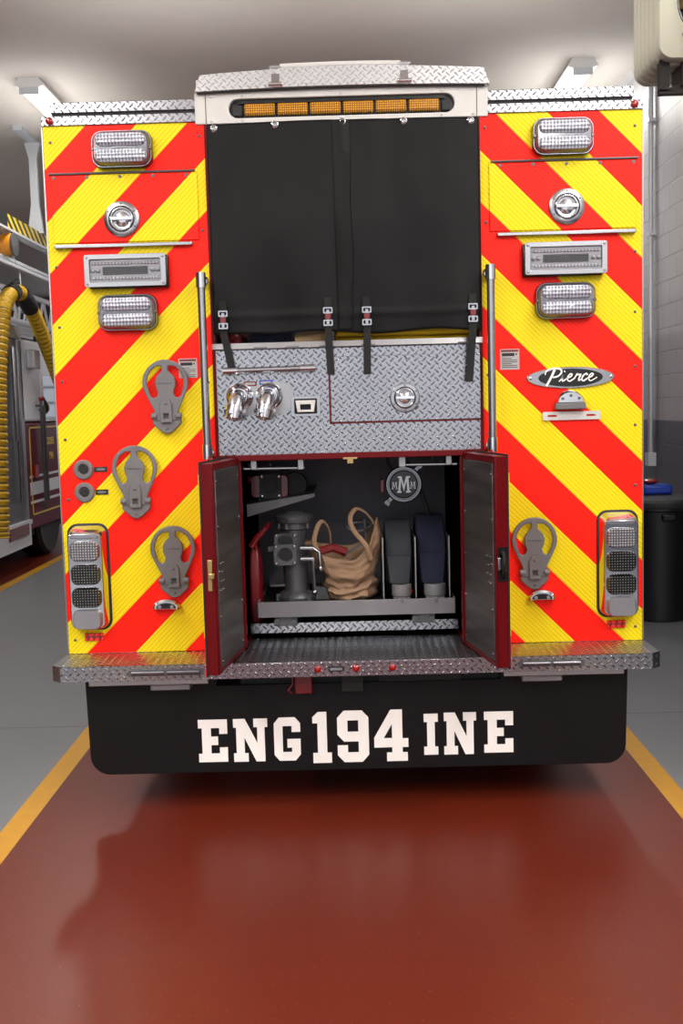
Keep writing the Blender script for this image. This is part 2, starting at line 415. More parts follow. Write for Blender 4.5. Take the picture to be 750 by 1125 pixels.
# ceiling fixtures
def fixture(x, y, label, z=CEIL, L=1.25):
    e = empty('ceiling_light', (x, y+L/2, z-.17), label, 'light fixture', 'fluorescent fixtures under the ceiling')
    mb = MB(); mb.prism([(-.14+x, z-.07), (-.10+x, z), (.10+x, z), (.14+x, z-.07), (.09+x, z-.09), (-.09+x, z-.09)], y, y+L); mb.build('housing', 'tube', e)
    for yy in (y+.0, y+L-.02):
        mb = MB(); mb.box(x-.09, x+.09, yy, yy+.02, z-.155, z-.09); mb.build('end_cap', 'galv', e)
    for dx in (-.05, .05):
        mb = MB(); mb.cyl((x+dx, y+.04, z-.13), (x+dx, y+L-.04, z-.13), .019, 12); mb.build('tube_lamp', 'lamp', e)
    return e
fixture(-2.94, 5.85, 'lit twin-tube ceiling fixture above the roof rail at the upper left of the fire engine')
fixture(2.25, 5.75, 'lit twin-tube ceiling fixture above the upper right corner of the fire engine')

# ------------------------------------------------------------------ fire engine
E = empty('fire_engine', (0, 3, 0), 'fire engine seen from behind, red and yellow chevrons and ENGINE 194 mud flap', 'fire engine')
ZB, ZT = .680, 2.935; XI, XO = .578, 1.258
CX = .478
mb = MB()
for s in (-1, 1):
    mb.box(s*XI, s*XO, .012, 6.5, ZB, ZT); mb.box(s*(CX), s*XI, .012, .9, ZB, 1.53)
mb.box(-XI, XI, .012, 6.5, 1.53, 1.9); mb.box(-XI, XI, .9, 6.5, ZB, 1.53); mb.box(-XI, XI, 3.5, 6.5, 1.9, ZT)
mb.build('body', 'red', E)
mb = MB()
mb.box(-1.0, 1.0, .95, 6.4, .38, ZB-.005); mb.box(-.9, .9, .15, .95, .45, .6)
mb.build('chassis', 'black', E)
for s in (-1, 1):
    for yy in (1.9, 5.6):
        mb = MB(); mb.lathe([(.28, -.13), (.46, -.14), (.5, -.11), (.5, .11), (.46, .14), (.28, .13)], (s*1.0, yy, .5), 'x', 36); w = mb.build('wheel', 'black', E)
        mb = MB(); mb.lathe([(.275, -.10), (.12, -.04), (.1, .04), (.275, .10)], (s*1.0, yy, .5), 'x', 28); mb.build('rim', 'steel', w)
# rear panels
for s in (-1, 1):
    mb = MB(); mb.box(s*XI, s*XO, 0, .012, ZB, ZT)
    p = mb.build('chevron_panel', 'chevron', E, label='left panel with stripes rising to the right' if s < 0 else 'right panel with stripes falling to the right')
    for z in (2.87, 2.64, 2.353, 2.1, 1.87, 1.62, 1.36, 1.1, .74): screw_part(s*1.228, z, -.004, .006, p)
    for z in (2.88, 2.49, 2.25, 1.85, 1.6): screw_part(s*.60, z, -.004, .006, p)
    mb = MB(); mb.box(s*XO, s*(XO+.007), -.003, .05, ZB, ZT); mb.build('edge_trim', 'alu', E, bevel=.002)
    mb = MB(); mb.box(s*(XI-.014), s*XI, -.006, .012, 1.53, ZT); mb.build('edge_trim', 'red', E)
    # storage door with hinge above and drip rail below
    mb = MB(); mb.box(s*.615, s*1.232, -.007, -.0005, 2.452, 2.732); sd = mb.build('storage_door', 'chevron', E, bevel=.002)
    mb = MB(); mb.cyl((s*.622, -.008, 2.738), (s*1.24, -.008, 2.738), .005, 8); 
    for k in range(5): x = s*(.66+k*.14); mb.lathe([(.007, .004), (.007, -.002)], (x, -.008, 2.722), 'y', 8)
    mb.build('hinge', 'castdark', E)
    mb = MB(); mb.box(s*.645, s*1.228, -.024, 0, 2.428, 2.444); mb.build('drip_rail', 'steel', E, bevel=.003)
    # recessed ring latch
def latch(parent, x, z, y0, R=.075):
    mb = MB(); mb.lathe([(R, .004), (R, -.006), (R*.93, -.010), (R*.74, -.011), (R*.68, -.003), (R*.55, -.0015), (R*.3, -.0015)], (x, y0, z), 'y', 40)
    l = mb.build('latch', 'steel', parent)
    if parent is E or True:
        tgt = l if parent is E else parent
        for k in range(6):
            a = PI/6+PI/3*k; screw_part(x+R*.84*math.cos(a), z+R*.84*math.sin(a), y0-.012, .0035, tgt, name='latch_screw')
    mb = MB(); mb.tube([(x+R*.6*math.cos(a), y0-.010, z+R*.6*math.sin(a)) for a in [2*PI*i/32 for i in range(32)]], R*.06, 8, closed=True)
    mb.sph((x, y0-.006, z), R*.42, 18, (1, .35, 1)); mb.box(x-R*.62, x+R*.62, y0-.024, y0-.012, z-R*.08, z+R*.10)
    mb.build('pull_ring' if parent is E else 'latch_pull', 'chrome', l if parent is E else parent, bevel=.002)
for o in [o for o in COL.objects if o.name.startswith('storage_door')]:
    s = -1 if WL[o.name].x < 0 else 1
    latch(o, s*.939, 2.545, -.008)

# warning lights
def warning_light(x, z, w=.256, h=.155, turn=0):
    mb = MB()
    mb.loft([(.0, rr(w, h, .045, 6, x, z)), (-.022, rr(w, h, .045, 6, x, z)), (-.034, rr(w*.97, h*.95, .042, 6, x, z)), (-.034, rr(w*.95, h*.92, .040, 6, x, z)), (-.024, rr(w*.94, h*.91, .040, 6, x, z))])
    for sx_ in (-1, 1): mb.lathe([(.008, 0), (.008, -.040), (.004, -.044)], (x+sx_*w*.465, 0, z), 'y', 10)
    b = mb.build('warning_light', 'bezel', E)
    mb = MB(); mb.loft([(-.02, rr(w*.94, h*.91, .040, 6, x, z)), (-.045, rr(w*.92, h*.88, .038, 6, x, z)), (-.056, rr(w*.86, h*.78, .032, 6, x, z))])
    mb.build('lens', 'lensbody', b)
    for dz in (-.215, .215):
        mb = MB(); zc = z+h*dz
        mb.loft([(-.05, rr(w*.82, h*.36, h*.15, 6, x, zc)), (-.062, rr(w*.80, h*.33, h*.14, 6, x, zc)), (-.066, rr(w*.76, h*.25, h*.10, 6, x, zc))])
        mb.build('led_row', 'ribs', b)
for s in (-1, 1):
    warning_light(s*.923, 2.830); warning_light(s*.929, 2.153)
    # scene light
    x, z, w, h = s*.928, 2.328, .345, .135
    mb = MB(); mb.prism(rr(w, h, .01, 3, x, z), -.05, -.015, [rr(w-.045, h-.04, .006, 3, x, z)])
    for a in (-1, 1):
        for c in (-1, 1): screw(mb, x+a*(w/2-.012), z+c*(h/2-.012), -.052, .006)
    sl = mb.build('scene_light', 'steel', E, bevel=.003)
    mb = MB(); mb.box(x-w/2+.004+s*-.012, x+w/2-.004-s*.012, -.035, 0, z-h/2-.006, z+h/2-.004); mb.build('housing', 'blackgloss', sl, bevel=.006)
    mb = MB(); mb.box(x-w/2+.023, x+w/2-.023, -.040, -.034, z-h/2+.021, z+h/2-.021); mb.build('reflector', 'lens', sl)
    for zz in (z+.030, z-.032): mb = MB(); mb.cyl((x-.14, -.040, zz), (x+.14, -.040, zz), .006, 8); mb.build('reflector_bar', 'ribs', sl)
    mb = MB(); mb.box(x-.095, x+.095, -.044, -.038, z-.016, z+.016); mb.build('led_strip', 'ledgrid', sl)
    for a in (-1, 1):
        for k in (.115, .137): mb = MB(); mb.sph((x+a*k, -.040, z), .010, 10); mb.build('led_bead', 'lens', sl)

# folding hand/foot steps
def folding_step(x, z, s):
    "z: centre of the loop"
    zt = z+.095; n = 26
    out = [(x+.098*math.cos(a), z+.098*math.sin(a)) for a in [math.radians(-28+ (236)*i/n) for i in range(n+1)]]
    out += [(x-.052, z-.118), (x-.055, z-.16), (x+.055, z-.16), (x+.052, z-.118)]
    def hole(sg):
        P = [(.015, .072), (.04, .069), (.062, .052), (.075, .026), (.079, 0), (.074, -.028), (.066, -.055), (.052, -.066), (.037, -.058), (.033, -.040), (.042, -.018), (.044, .004), (.038, .024), (.024, .04), (.013, .05)]
        return [(x+sg*a, z+b) for a, b in (P if sg > 0 else P[::-1])]
    mb = MB(); mb.prism(out, -.034, -.020, [hole(1), hole(-1)])
    st = mb.build('folding_step', 'cast', E, bevel=.004)
    mb = MB(); mb.box(x-.03, x+.03, -.036, -.030, z-.003, z+.0); mb.build('raised_mark', 'castdark', st)
    mb = MB()
    mb.prism([(x-.025, z-.17), (x-.025, z-.09), (x-.016, z-.072), (x+.016, z-.072), (x+.025, z-.09), (x+.025, z-.17)], -.044, -.034, [rr(.022, .012, .004, 3, x, z-.150)])
    screw(mb, x, z-.088, -.047, .007); mb.build('spring_plate', 'steel' if False else 'cast', st, bevel=.002)
    mb = MB(); mb.prism([(x-.06, z-.128), (x-.045, z-.128), (x-.045, z-.158), (x+.045, z-.158), (x+.045, z-.128), (x+.06, z-.128), (x+.06, z-.175), (x+.052, z-.184), (x+.02, z-.212), (x, z-.218), (x-.02, z-.212), (x-.052, z-.184), (x-.06, z-.175)], -.03, 0)
    screw(mb, x, z-.196, -.033, .006); mb.cyl((x-.065, -.03, z-.142), (x-.04, -.03, z-.142), .013, 10); mb.cyl((x+.04, -.03, z-.142), (x+.065, -.03, z-.142), .013, 10)
    mb.build('hinge_bracket', 'cast', st, bevel=.003)
    mb = MB(); mb.box(x-.012, x+.012, -.046, -.0445, z-.140, z-.129); mb.build('size_mark', 'black', st)
for x, z in ((-.781, 1.853), (-.929, 1.491), (-.778, 1.140), (.786, 1.136)): folding_step(x, z, 1)

# plug ports on the left panel
for z in (1.489, 1.390):
    mb = MB(); mb.lathe([(.043, .0), (.043, -.008), (.038, -.012), (.026, -.012), (.022, -.004), (.012, .003), (.008, .003)], (-1.155, 0, z), 'y', 32)
    for k in range(3): a = math.radians(90+120*k); mb.lathe([(.004, 0), (.004, -.013)], (-1.155+.034*math.cos(a), 0, z+.034*math.sin(a)), 'y', 8)
    pt = mb.build('socket', 'cast', E)
    mb = MB(); mb.lathe([(.02, -.003), (.011, -.0055), (.004, -.0035)], (-1.155, 0, z), 'y', 20); mb.build('socket_core', 'black', pt)
    mb = MB(); mb.box(-1.108, -1.053, -.004, 0, z-.011, z+.011); lb = mb.build('name_tag', 'black', E)
    mb = MB(); mb.prism(ell(.02, .006, 20, -1.08, z), -.0055, -.004); mb.build('tag_mark', 'cast', lb)

# tail light clusters
for s in (-1, 1):
    x0, z0 = s*1.150, 1.020
    mb = MB(); mb.loft([(0, rr(.180, .470, .045, 6, x0, z0)), (-.004, rr(.180, .470, .045, 6, x0, z0)), (-.006, rr(.172, .462, .042, 6, x0, z0))])
    g = mb.build('tail_light_cluster', 'black', E)
    mb = MB(); xs_ = x0+s*-.0; f = x0-s*.0
    mb.loft([(-.004, rr(.166, .455, .04, 6, x0, z0)), (-.05, rr(.150, .425, .032, 6, x0+s*.004, z0-.010)), (-.056, rr(.140, .415, .028, 6, x0+s*.004, z0-.010))])
    mb.build('bezel', 'chrome', g)
    for dz, m in ((.120, 'ledclear'), (.018, 'leddark'), (-.082, 'leddark'), (-.178, 'lens')):
        mb = MB(); xc = x0+s*.004; zc = z0+dz
        mb.loft([(-.05, rr(.128, .090, .03, 5, xc, zc)), (-.066, rr(.126, .088, .029, 5, xc, zc)), (-.078, rr(.112, .076, .024, 5, xc, zc))])
        nm = {'ledclear': 'warning_lamp', 'leddark': 'brake_lamp', 'lens': 'reversing_lamp'}[m]
        mb.build(nm, m, g, label={'ledclear': 'clear dotted lamp', 'leddark': 'dark dotted lamp', 'lens': 'plain frosted lamp'}[m])
    mb = MB(); mb.box(x0+s*.004-.06, x0+s*.004+.06, -.062, -.054, z0+.175, z0+.195); mb.build('name_strip', 'steel', g, bevel=.003)
    mb = MB(); mb.box(s*1.143-.04+(-.0), s*1.143+.04, -.012, 0, .737, .771); mb.build('reflector', 'redled', E, bevel=.002)
    # half round step light
    x, z = s*.816, .882
    mb = MB(); P = [(x+.058*math.cos(a), z+.034*math.sin(a)) for a in [PI*i/16 for i in range(17)]]
    Q = [(x+.050*math.cos(a), z+.026*math.sin(a)) for a in [PI*i/16 for i in range(17)]]
    P = [(x+.058, z-.010)]+P+[(x-.058, z-.010)]; Q = [(x+.050, z-.006)]+Q+[(x-.050, z-.006)]
    mb.loft([(0, P), (-.034, P), (-.042, Q)]); q = mb.build('step_light', 'chrome', E)
    mb = MB(); mb.loft([(-.041, [(x+(a-x)*.86, z+(b-z)*.8) for a, b in Q]), (-.044, [(x+(a-x)*.84, z+(b-z)*.76) for a, b in Q])]); mb.build('lens', 'blackgloss', q)
    for dx in (-.028, .026): mb = MB(); mb.lathe([(.008, 0), (.008, -.003)], (x+dx, -.043, z+.004), 'y', 12); mb.build('bulb', 'lens', q)

# right side badge: plate, black field, script
bx, bz = .951, 1.829
mb = MB(); mb.loft([(0, ell(.188, .046, 56, bx, bz)), (-.006, ell(.188, .046, 56, bx, bz)), (-.009, ell(.184, .043, 56, bx, bz))])
for a in (-1, 1): screw(mb, bx+a*.172, bz, -.01, .007)
bd = mb.build('maker_badge', 'steel', E)
mb = MB(); mb.loft([(-.008, ell(.138, .039, 48, bx, bz)), (-.011, ell(.137, .038, 48, bx, bz))]); mb.build('badge_field', 'blackgloss', bd)
def stroke(mb, P, w, y0, y1):
    "flat ribbon along a smooth path; w: list or number of widths"
    Q = []; n = len(P)
    for i in range(n-1):
        p0, p1, p2, p3 = P[max(i-1, 0)], P[i], P[i+1], P[min(i+2, n-1)]
        for k in range(6):
            t = k/6
            Q.append(tuple(.5*((2*p1[j])+(-p0[j]+p2[j])*t+(2*p0[j]-5*p1[j]+4*p2[j]-p3[j])*t*t+(-p0[j]+3*p1[j]-3*p2[j]+p3[j])*t**3) for j in (0, 1)))
    Q.append(P[-1]); m = len(Q); R = []
    for i, q in enumerate(Q):
        a = Q[max(i-1, 0)]; b = Q[min(i+1, m-1)]; dx, dz = b[0]-a[0], b[1]-a[1]; L = math.hypot(dx, dz) or 1
        tt = i/(m-1); ww = w if not isinstance(w, (list, tuple)) else (w[0]+(w[1]-w[0])*min(1, 2*tt) if tt < .5 else w[1]+(w[2]-w[1])*(2*tt-1))
        nx, nz = -dz/L*ww/2, dx/L*ww/2
        R.append([(q[0]+nx, y0, q[1]+nz), (q[0]-nx, y0, q[1]-nz), (q[0]-nx, y1, q[1]-nz), (q[0]+nx, y1, q[1]+nz)])
    mb.rings(R)
def script_glyphs(mb, S, x0, z0, y0, y1, w):
    for P, k in S:
        stroke(mb, [(x0+(a+b*.28)*.0082, z0+b*.0082) for a, b in P], [w*q for q in k] if isinstance(k, tuple) else w*k, y0, y1)
S = [([(3.0, 6.2), (2.4, 3), (1.6, 0), (0.9, -2.2)], (1.5, 1.4, 1.3)),
     ([(-1.2, 3.6), (-1.3, 5.2), (0.4, 6.6), (3.2, 6.9), (6, 6.3), (6.9, 4.6), (5.6, 2.8), (3.4, 2.3), (2.6, 2.9)], (.7, 1.1, .9)),
     ([(7.0, 0), (8.2, 2.0), (8.5, 3.4), (8.2, 1.2), (8.9, .2), (10.4, 1.4)], (.7, 1.1, .7)), ([(8.3, 5.0), (8.6, 5.3)], 1.2),
     ([(10.4, 1.4), (12.2, 2.3), (12.8, 3.4), (11.8, 3.8), (10.9, 2.4), (11.2, .8), (12.6, .1), (14.6, 1.6)], (.8, .9, .8)),
     ([(14.6, 1.6), (15.4, 3.8), (16, 3.2), (17.3, 3.4), (16.9, 1.4), (17.2, .1)], (.8, .9, .9)),
     ([(17.2, .1), (18.6, 1.4)], .7),
     ([(20.8, 3.0), (20.2, 3.8), (18.9, 3.0), (18.5, 1.2), (19.6, .1), (21.4, 1.4)], (.9, 1.0, .8)),
     ([(21.4, 1.4), (23.2, 2.3), (23.8, 3.4), (22.8, 3.8), (21.9, 2.4), (22.2, .8), (23.6, .1), (26.2, 1.8)], (.8, .9, .5))]
mb = MB(); script_glyphs(mb, S, bx-.107, bz-.016, -.0135, -.010, .0062); mb.build('badge_script', 'decal', bd)

# licence light and plate bracket
x, z = .945, 1.735
mb = MB(); mb.box(x-.064, x+.064, -.045, 0, 1.694, 1.722); lp = mb.build('plate_light', 'cast', E, bevel=.004)
mb = MB(); P = [(x+.062*math.cos(a), 1.722+.052*math.sin(a)) for a in [PI*i/18 for i in range(19)]]; Q = [(x+(a-x)*.85, 1.724+(b-1.722)*.8) for a, b in P]
mb.loft([(0, P), (-.03, P), (-.045, Q)]); mb.build('hood', 'chrome', lp)
for dx, dz in ((-.035, .012), (0, .024), (.035, .012)): mb = MB(); mb.lathe([(.006, 0), (.006, -.004)], (x+dx, -.046, 1.728+dz), 'y', 10); mb.build('rivet', 'castdark', lp)
mb = MB(); mb.prism(rr(.247, .036, .005, 3, .954, 1.667), -.012, -.006, [rr(.04, .008, .003, 3, .954-.083, 1.667), rr(.04, .008, .003, 3, .954+.083, 1.667)])
mb.build('plate_bracket', 'white', E)

# warning stickers
def sticker(x0, x1, z0, z1):
    mb = MB(); mb.box(x0, x1, -.0015, 0, z0, z1); st = mb.build('warning_sticker', 'paper', E)
    mb = MB(); mb.box(x0+.004, x1-.004, -.0022, -.0015, z1-.012, z1-.003); mb.build('sticker_heading', 'redtool', st)
    mb = MB(); w = x1-x0
    mb.box(x0+.008, x0+w*.75, -.0022, -.0015, z1-.030, z1-.017); mb.box(x0+w*.8, x1-.01, -.0022, -.0015, z1-.026, z1-.019)
    for k in range(6): mb.box(x0+.008, x0+w*(.9 if k % 3 else .6), -.0022, -.0015, z1-.041-.0075*k, z1-.0385-.0075*k)
    mb.build('sticker_print', 'black', st)
sticker(-.725, -.646, 1.872, 1.954); sticker(.652, .734, 1.870, 1.957)

# roof rails
for s in (-1, 1):
    mb = MB(); mb.box(s*.60, s*1.262, -.006, .10, 2.936, 2.976)
    r0 = mb.build('roof_edge', 'tread', E, bevel=.003)
    mb = MB(); mb.box(s*.60, s*1.225, .004, .05, 2.990, 3.034); mb.build('roof_rail', 'tread', E, bevel=.003)
    mb = MB(); mb.box(s*.60, s*1.22, .012, .045, 2.970, 2.992); mb.build('gap_shade', 'black', E)  # solid black strip standing in for the shade between the rails
    mb = MB(); mb.lathe([(.016, .0), (.016, -.008), (.009, -.014), (.003, -.015)], (s*1.225, -.006, 2.956), 'y', 16); mb.build('marker_light', 'redlens', E)

# hood over the hose bed
FW = .613
mb = MB(); mb.prism([(-FW, 2.925), (-.568, 2.925), (.572, 2.925), (FW, 2.925), (FW, 3.052), (0, 3.062), (-FW, 3.052)], -.008, .3, [rr(.945, .078, .038, 8, .002, 2.985)])
for x in (-.545, -.415, 0, .42, .55):
    screw(mb, x, 3.036, -.010, .006); screw(mb, x, 2.937, -.010, .006)
hd = mb.build('hood_frame', 'white', E, bevel=.003)
for s in (-1, 1): mb = MB(); mb.box(s*.566, s*.568, -.010, -.006, 2.925, 3.05); mb.build('panel_seam', 'black', hd)
mb = MB(); mb.prism(rr(.943, .076, .038, 8, .002, 2.985), .018, .03); 
mb.box(-.43, .435, .0, .02, 3.006, 3.018)
lbx = mb.build('light_bar', 'blackgloss', E)
for a, b in ((-.455, -.415), (.421, .455)): mb = MB(); mb.box(a, b, -.004, .02, 2.955, 3.0); mb.build('end_block', 'black', lbx, bevel=.004)
for k in range(6):
    xc = .003+(k-2.5)*.1375
    mb = MB(); mb.loft([(.02, rr(.127, .045, .005, 3, xc, 2.981)), (-.004, rr(.127, .045, .005, 3, xc, 2.981)), (-.010, rr(.118, .036, .004, 3, xc, 2.981))]); mb.build('amber_module', 'amber', lbx)
# arched tread plate top
def arch(x): return .022*(1-(x/.62)**2)
def arcplate(x0, x1, name, lift=0):
    mb = MB(); n = 12; R = []
    for i in range(n+1):
        x = x0+(x1-x0)*i/n; a = arch(x)+lift; xx = x*.965
        R.append([(x, -.03, 3.052+a*.45), (xx, -.019, 3.120+a), (xx, .5, 3.128+a), (xx, .5, 3.115+a), (xx, .03, 3.105+a), (x, -.015, 3.045+a*.45)])
    mb.rings(R); return mb.build(name, 'treadtop', E)
arcplate(-.607, -.27, 'hood_plate'); arcplate(-.27, .27, 'hood_plate', .002); arcplate(.27, .618, 'hood_plate')
mb = MB(); mb.tube([(x, .0, 3.126+arch(x)+.006) for x in [-.25+.5*i/12 for i in range(13)]], .013, 10); mb.build('hood_tube', 'white', E)
mb = MB(); mb.tube([(x, -.02, 3.048+arch(x)*.45) for x in [-.6+1.2*i/12 for i in range(13)]], .006, 8); mb.build('hood_gasket', 'black', E)
for s in (-1, 1):
    mb = MB(); mb.prism([(s*.585, 3.06), (s*.615, 3.06), (s*.612, 3.125), (s*.575, 3.128)], .06, .5); mb.build('hood_end', 'white', E)
    x = s*.268-.002
    mb = MB(); mb.obox((x, -.036, 3.068), (x, -.008, 3.135), .036, .012); mb.cyl((x-.026, -.002, 3.148), (x+.026, -.002, 3.148), .012, 10); mb.cyl((x-.03, -.034, 3.072), (x+.03, -.034, 3.072), .009, 10)
    mb.build('hood_hinge', 'chrome', E, bevel=.002)

# hose bed interior
mb = MB(); mb.box(-.565, .565, .05, 3.4, 1.90, 1.93); mb.box(-.577, -.565, .03, 3.4, 1.93, 2.92); mb.box(.565, .577, .03, 3.4, 1.93, 2.92); mb.box(-.56, .56, 3.38, 3.42, 1.93, 2.92); mb.build('hose_bed', 'inner', E)
# cover
def ccov(x, z):
    t = (2.92-z)/.86
    f = .012*math.sin(x*9+1.3)*t + .010*math.sin(x*21+z*5)*t*t + .034*noise.noise(Vector((x*3.1, z*2.0, 1)))*(.4+t) + .006*noise.noise(Vector((x*11, z*5, 4)))
    f += .006*math.exp(-((z-2.125)/.012)**2)
    bow = .025*math.sin(min(1, t)*PI)*(1-(x/.6)**4)
    return -.016-bow*.8-f*.75-.012*t
mb = MB(); nx, nz = 90, 70; G = []
for j in range(nz+1):
    row = []
    for i in range(nx+1):
        u = i/nx; x = -.566+1.138*u; zb = 2.052+.012*noise.noise(Vector((x*4, 0, 9)))-.012*u
        zt_ = 2.928-.010*abs(2*u-1)**3
        z = zt_+(zb-zt_)*j/nz
        row.append(mb.v(x, ccov(x, z), z))
    G.append(row)
for j in range(nz):
    for i in range(nx): mb._f([G[j][i], G[j][i+1], G[j+1][i+1], G[j+1][i]])
cv = mb.build('hose_bed_cover', 'vinyl', E, smooth=80); md = cv.modifiers.new('thick', 'SOLIDIFY'); md.thickness = .003
# centre overlap
mb = MB(); R = []
for j in range(41):
    z = 2.925-.865*j/40; x0, x1 = -.042+.006*j/40, .034+.003*math.sin(j*.3)
    R.append([(x0, ccov(x0, z)-.001, z), (x0+.004, ccov(x0, z)-.006, z), (x1-.004, ccov(x1, z)-.006, z), (x1, ccov(x1, z)+.001, z)])
mb.rings(R, False, False, False); mb.build('overlap_flap', 'vinyl', cv, smooth=60)
for x, z in ((-.536, 2.905), (-.279, 2.913), (.004, 2.916), (.26, 2.914), (.539, 2.906)):
    y = ccov(x, z); mb = MB(); mb.lathe([(.015, .002), (.015, -.004), (.010, -.007), (.006, -.004)], (x, y-.001, z), 'y', 20); mb.build('snap', 'chrome', cv)
def strap(x0, zt_, x1, zb, y1):
    n = 14; R = []
    for i in range(n+1):
        t = i/n; z = zt_+(zb-zt_)*t
        tt = max(0, (2.05-z)/(2.05-zb)) if z < 2.05 else 0
        x = x0+(x1-x0)*tt; y = (ccov(x0, max(z, 2.06))-.010)*(1-tt*.2)
        w = .0155
        R.append([(x-w, y, z), (x+w, y, z), (x+w, y-.003, z), (x-w, y-.003, z)])
    mb = MB(); mb.rings(R); st = mb.build('strap', 'web', E, smooth=60)
    zb_ = 2.108; y = ccov(x0, zb_)-.016; mb = MB()
    for zz in (zb_+.028, zb_-.024):
        mb.prism(rr(.040, .026, .004, 3, x0, zz), y-.004, y+.001, [rr(.029, .014, .003, 3, x0, zz)])
    mb.box(x0-.006, x0+.006, y-.007, y-.003, zb_-.03, zb_+.03)
    mb.build('buckle', 'steel', st)
    mb = MB(); mb.box(x0-.012, x0+.012, y-.010, y-.004, zb_-.010, zb_+.014); mb.build('buckle_tongue', 'redtool', st, bevel=.002)
strap(-.523, 2.19, -.492, 1.885, 0); strap(-.078, 2.19, -.072, 1.868, 0); strap(.086, 2.19, .083, 1.866, 0); strap(.532, 2.19, .514, 1.822, 0)
# hoses in the bed
def folded_hose(name, mat_, x0, x1, label, layers, y0=.05, z0=1.932, r=.016):
    mb = MB(); n = layers
    P = []
    for k in range(n):
        z = z0+r+k*2*r*1.02; a, b = (x0+r, x1-r) if k % 2 == 0 else (x1-r, x0+r)
        P += [(a+(b-a)*i/6, y0+.02+.006*math.sin(i*1.3+k), z) for i in range(7)]
    mb.tube(P, r, 8, flat=(1, 1.3)); mb.box(x0+.004, x1-.004, y0+.06, y0+1.4, z0, z0+n*2*r)
    return mb.build(name, mat_, label=label, cat='hose')
folded_hose('supply_hose', 'yellowhose', -.06, .545, 'yellow fire hose folded in the hose bed, showing under the black cover', 6)
folded_hose('attack_hose', 'navy', -.43, -.24, 'dark blue fire hose folded in the hose bed under the left half of the cover', 5)
folded_hose('attack_hose', 'redtool', -.555, -.46, 'red fire hose folded at the far left of the hose bed beside the blue hose', 5)
mb = MB(); mb.tube([(-.22, .04, 2.02), (-.12, .03, 2.035), (-.075, .06, 2.045)], .028, 10); mb.box(-.215, -.08, .05, .6, 1.932, 2.0)
mb.build('hose_end', 'brown', label='tan hose end lying between the blue and the yellow hose under the cover', cat='hose')

# tread plate panel with valves
mb = MB(); mb.box(-XI, XI, -.002, .03, 1.53, 1.985); mb.build('valve_panel', 'tread', E)
mb = MB(); mb.prism([(-.004, 1.982), (-.012, 1.988), (-.006, 2.012), (.045, 2.016), (.045, 1.982)], -XI, XI, plane='yz'); mb.build('panel_lip', 'steel', E)
for x in (-.37, -.235, .09, .5, -.09): mb = MB(); mb.box(x-.028, x+.028, -.020, -.008, 1.986, 1.993); mb.build('lip_clip', 'castdark', E)
mb = MB(); mb.box(-.076, .566, -.010, -.002, 1.666, 1.945); sd = mb.build('panel_door', 'tread', E, bevel=.002)
mb = MB(); mb.box(-.084, -.077, -.006, -.002, 1.660, 1.945); mb.box(-.084, .566, -.006, -.002, 1.658, 1.665); mb.box(.567, .572, -.006, -.002, 1.66, 1.945); mb.build('door_gap', 'red', sd)
for x in (.0, .12, .25, .38, .5): screw_part(x, 1.93, -.012, .005, sd, name='rivet')
latch(sd, .241, 1.762, -.012, .064)
def grab(p0, p1, r, n, post=.05, horizontal=False):
    mb = MB(); mb.cyl(p0, p1, r, 16); g = mb.build('grab_rail', 'steel', E)
    for p, q in ((p0, p1), (p1, p0)):
        p = Vector(p); d = (Vector(q)-p).normalized(); mb = MB()
        mb.cyl(p-d*.012, p+d*.05, r*1.28, 16); mb.cyl(p+d*.012, Vector((p.x, 0, p.z))+d*.012, r*1.0, 12); mb.lathe([(r*1.3, 0), (r*1.3, -.006), (r*1.1, -.010)], (p.x+d.x*.012, 0, p.z+d.z*.012), 'y', 16)
        mb.build('rail_socket', 'chrome', g)
grab((-.517, -.06, 1.894), (-.15, -.06, 1.898), .0115, 1)
for s in (-1, 1): grab((s*.605, -.085, 2.292), (s*.605, -.085, 1.535), .0165, 1)
# discharge valves
mb = MB(); mb.prism(rr(.30, .14, .07, 8, -.385, 1.775), -.008, -.002); vp = mb.build('valve_plate', 'alu', E)
for (x, z, m) in ((-.466, 1.785, 'redtool'), (-.340, 1.785, 'blue')):
    mb = MB(); mb.lathe([(.058, 0), (.058, -.010), (.048, -.018), (.040, -.03), (.034, -.05)], (x, -.004, z), 'y', 28); dv = mb.build('discharge_valve', 'chrome', E)
    mb = MB(); pts = [(x, -.03, z), (x-.002, -.07, z-.002), (x-.006, -.10, z-.018), (x-.012, -.115, z-.045)]
    mb.tube(pts, [.032, .034, .034, .031], 18)
    p = Vector(pts[-1]); d = (Vector((-.18, -.25, -1))).normalized()
    for a in range(3):
        an = 2*PI*a/3+.4; sd_ = Vector((math.cos(an), math.sin(an)*.9, .1)).normalized()
        mb.obox(p+d*.022+sd_*.028, p+d*.022+sd_*.048, .018, .016)
    mb.build('elbow', 'chrome', dv)
    mb = MB(); mb.cyl(p-d*.004, p+d*.018, .038, 20); mb.cyl(p+d*.018, p+d*.05, .033, 20, .031); mb.cyl(p+d*.05, p+d*.056, .02, 14, .016); mb.build('cap', 'chrome', dv)
    mb = MB(); mb.tube([p+d*.04+Vector((.034*math.cos(a), .034*math.sin(a), 0)) for a in (0, .6, 1.2)]+[(x+.05, -.05, z-.02)], .0025, 6); mb.build('cap_chain', 'steel', dv)
for x0, z0, m in ((-.42, 1.839, 'redtool'), (-.353, 1.843, 'blue')):
    mb = MB(); mb.prism(rr(.056, .02, .004, 3, x0, z0), -.0105, -.008); lb = mb.build('valve_label', m, E)
    mb = MB(); mb.prism(rr(.044, .010, .004, 3, x0, z0), -.0115, -.0105); mb.build('label_field', 'paper', lb)
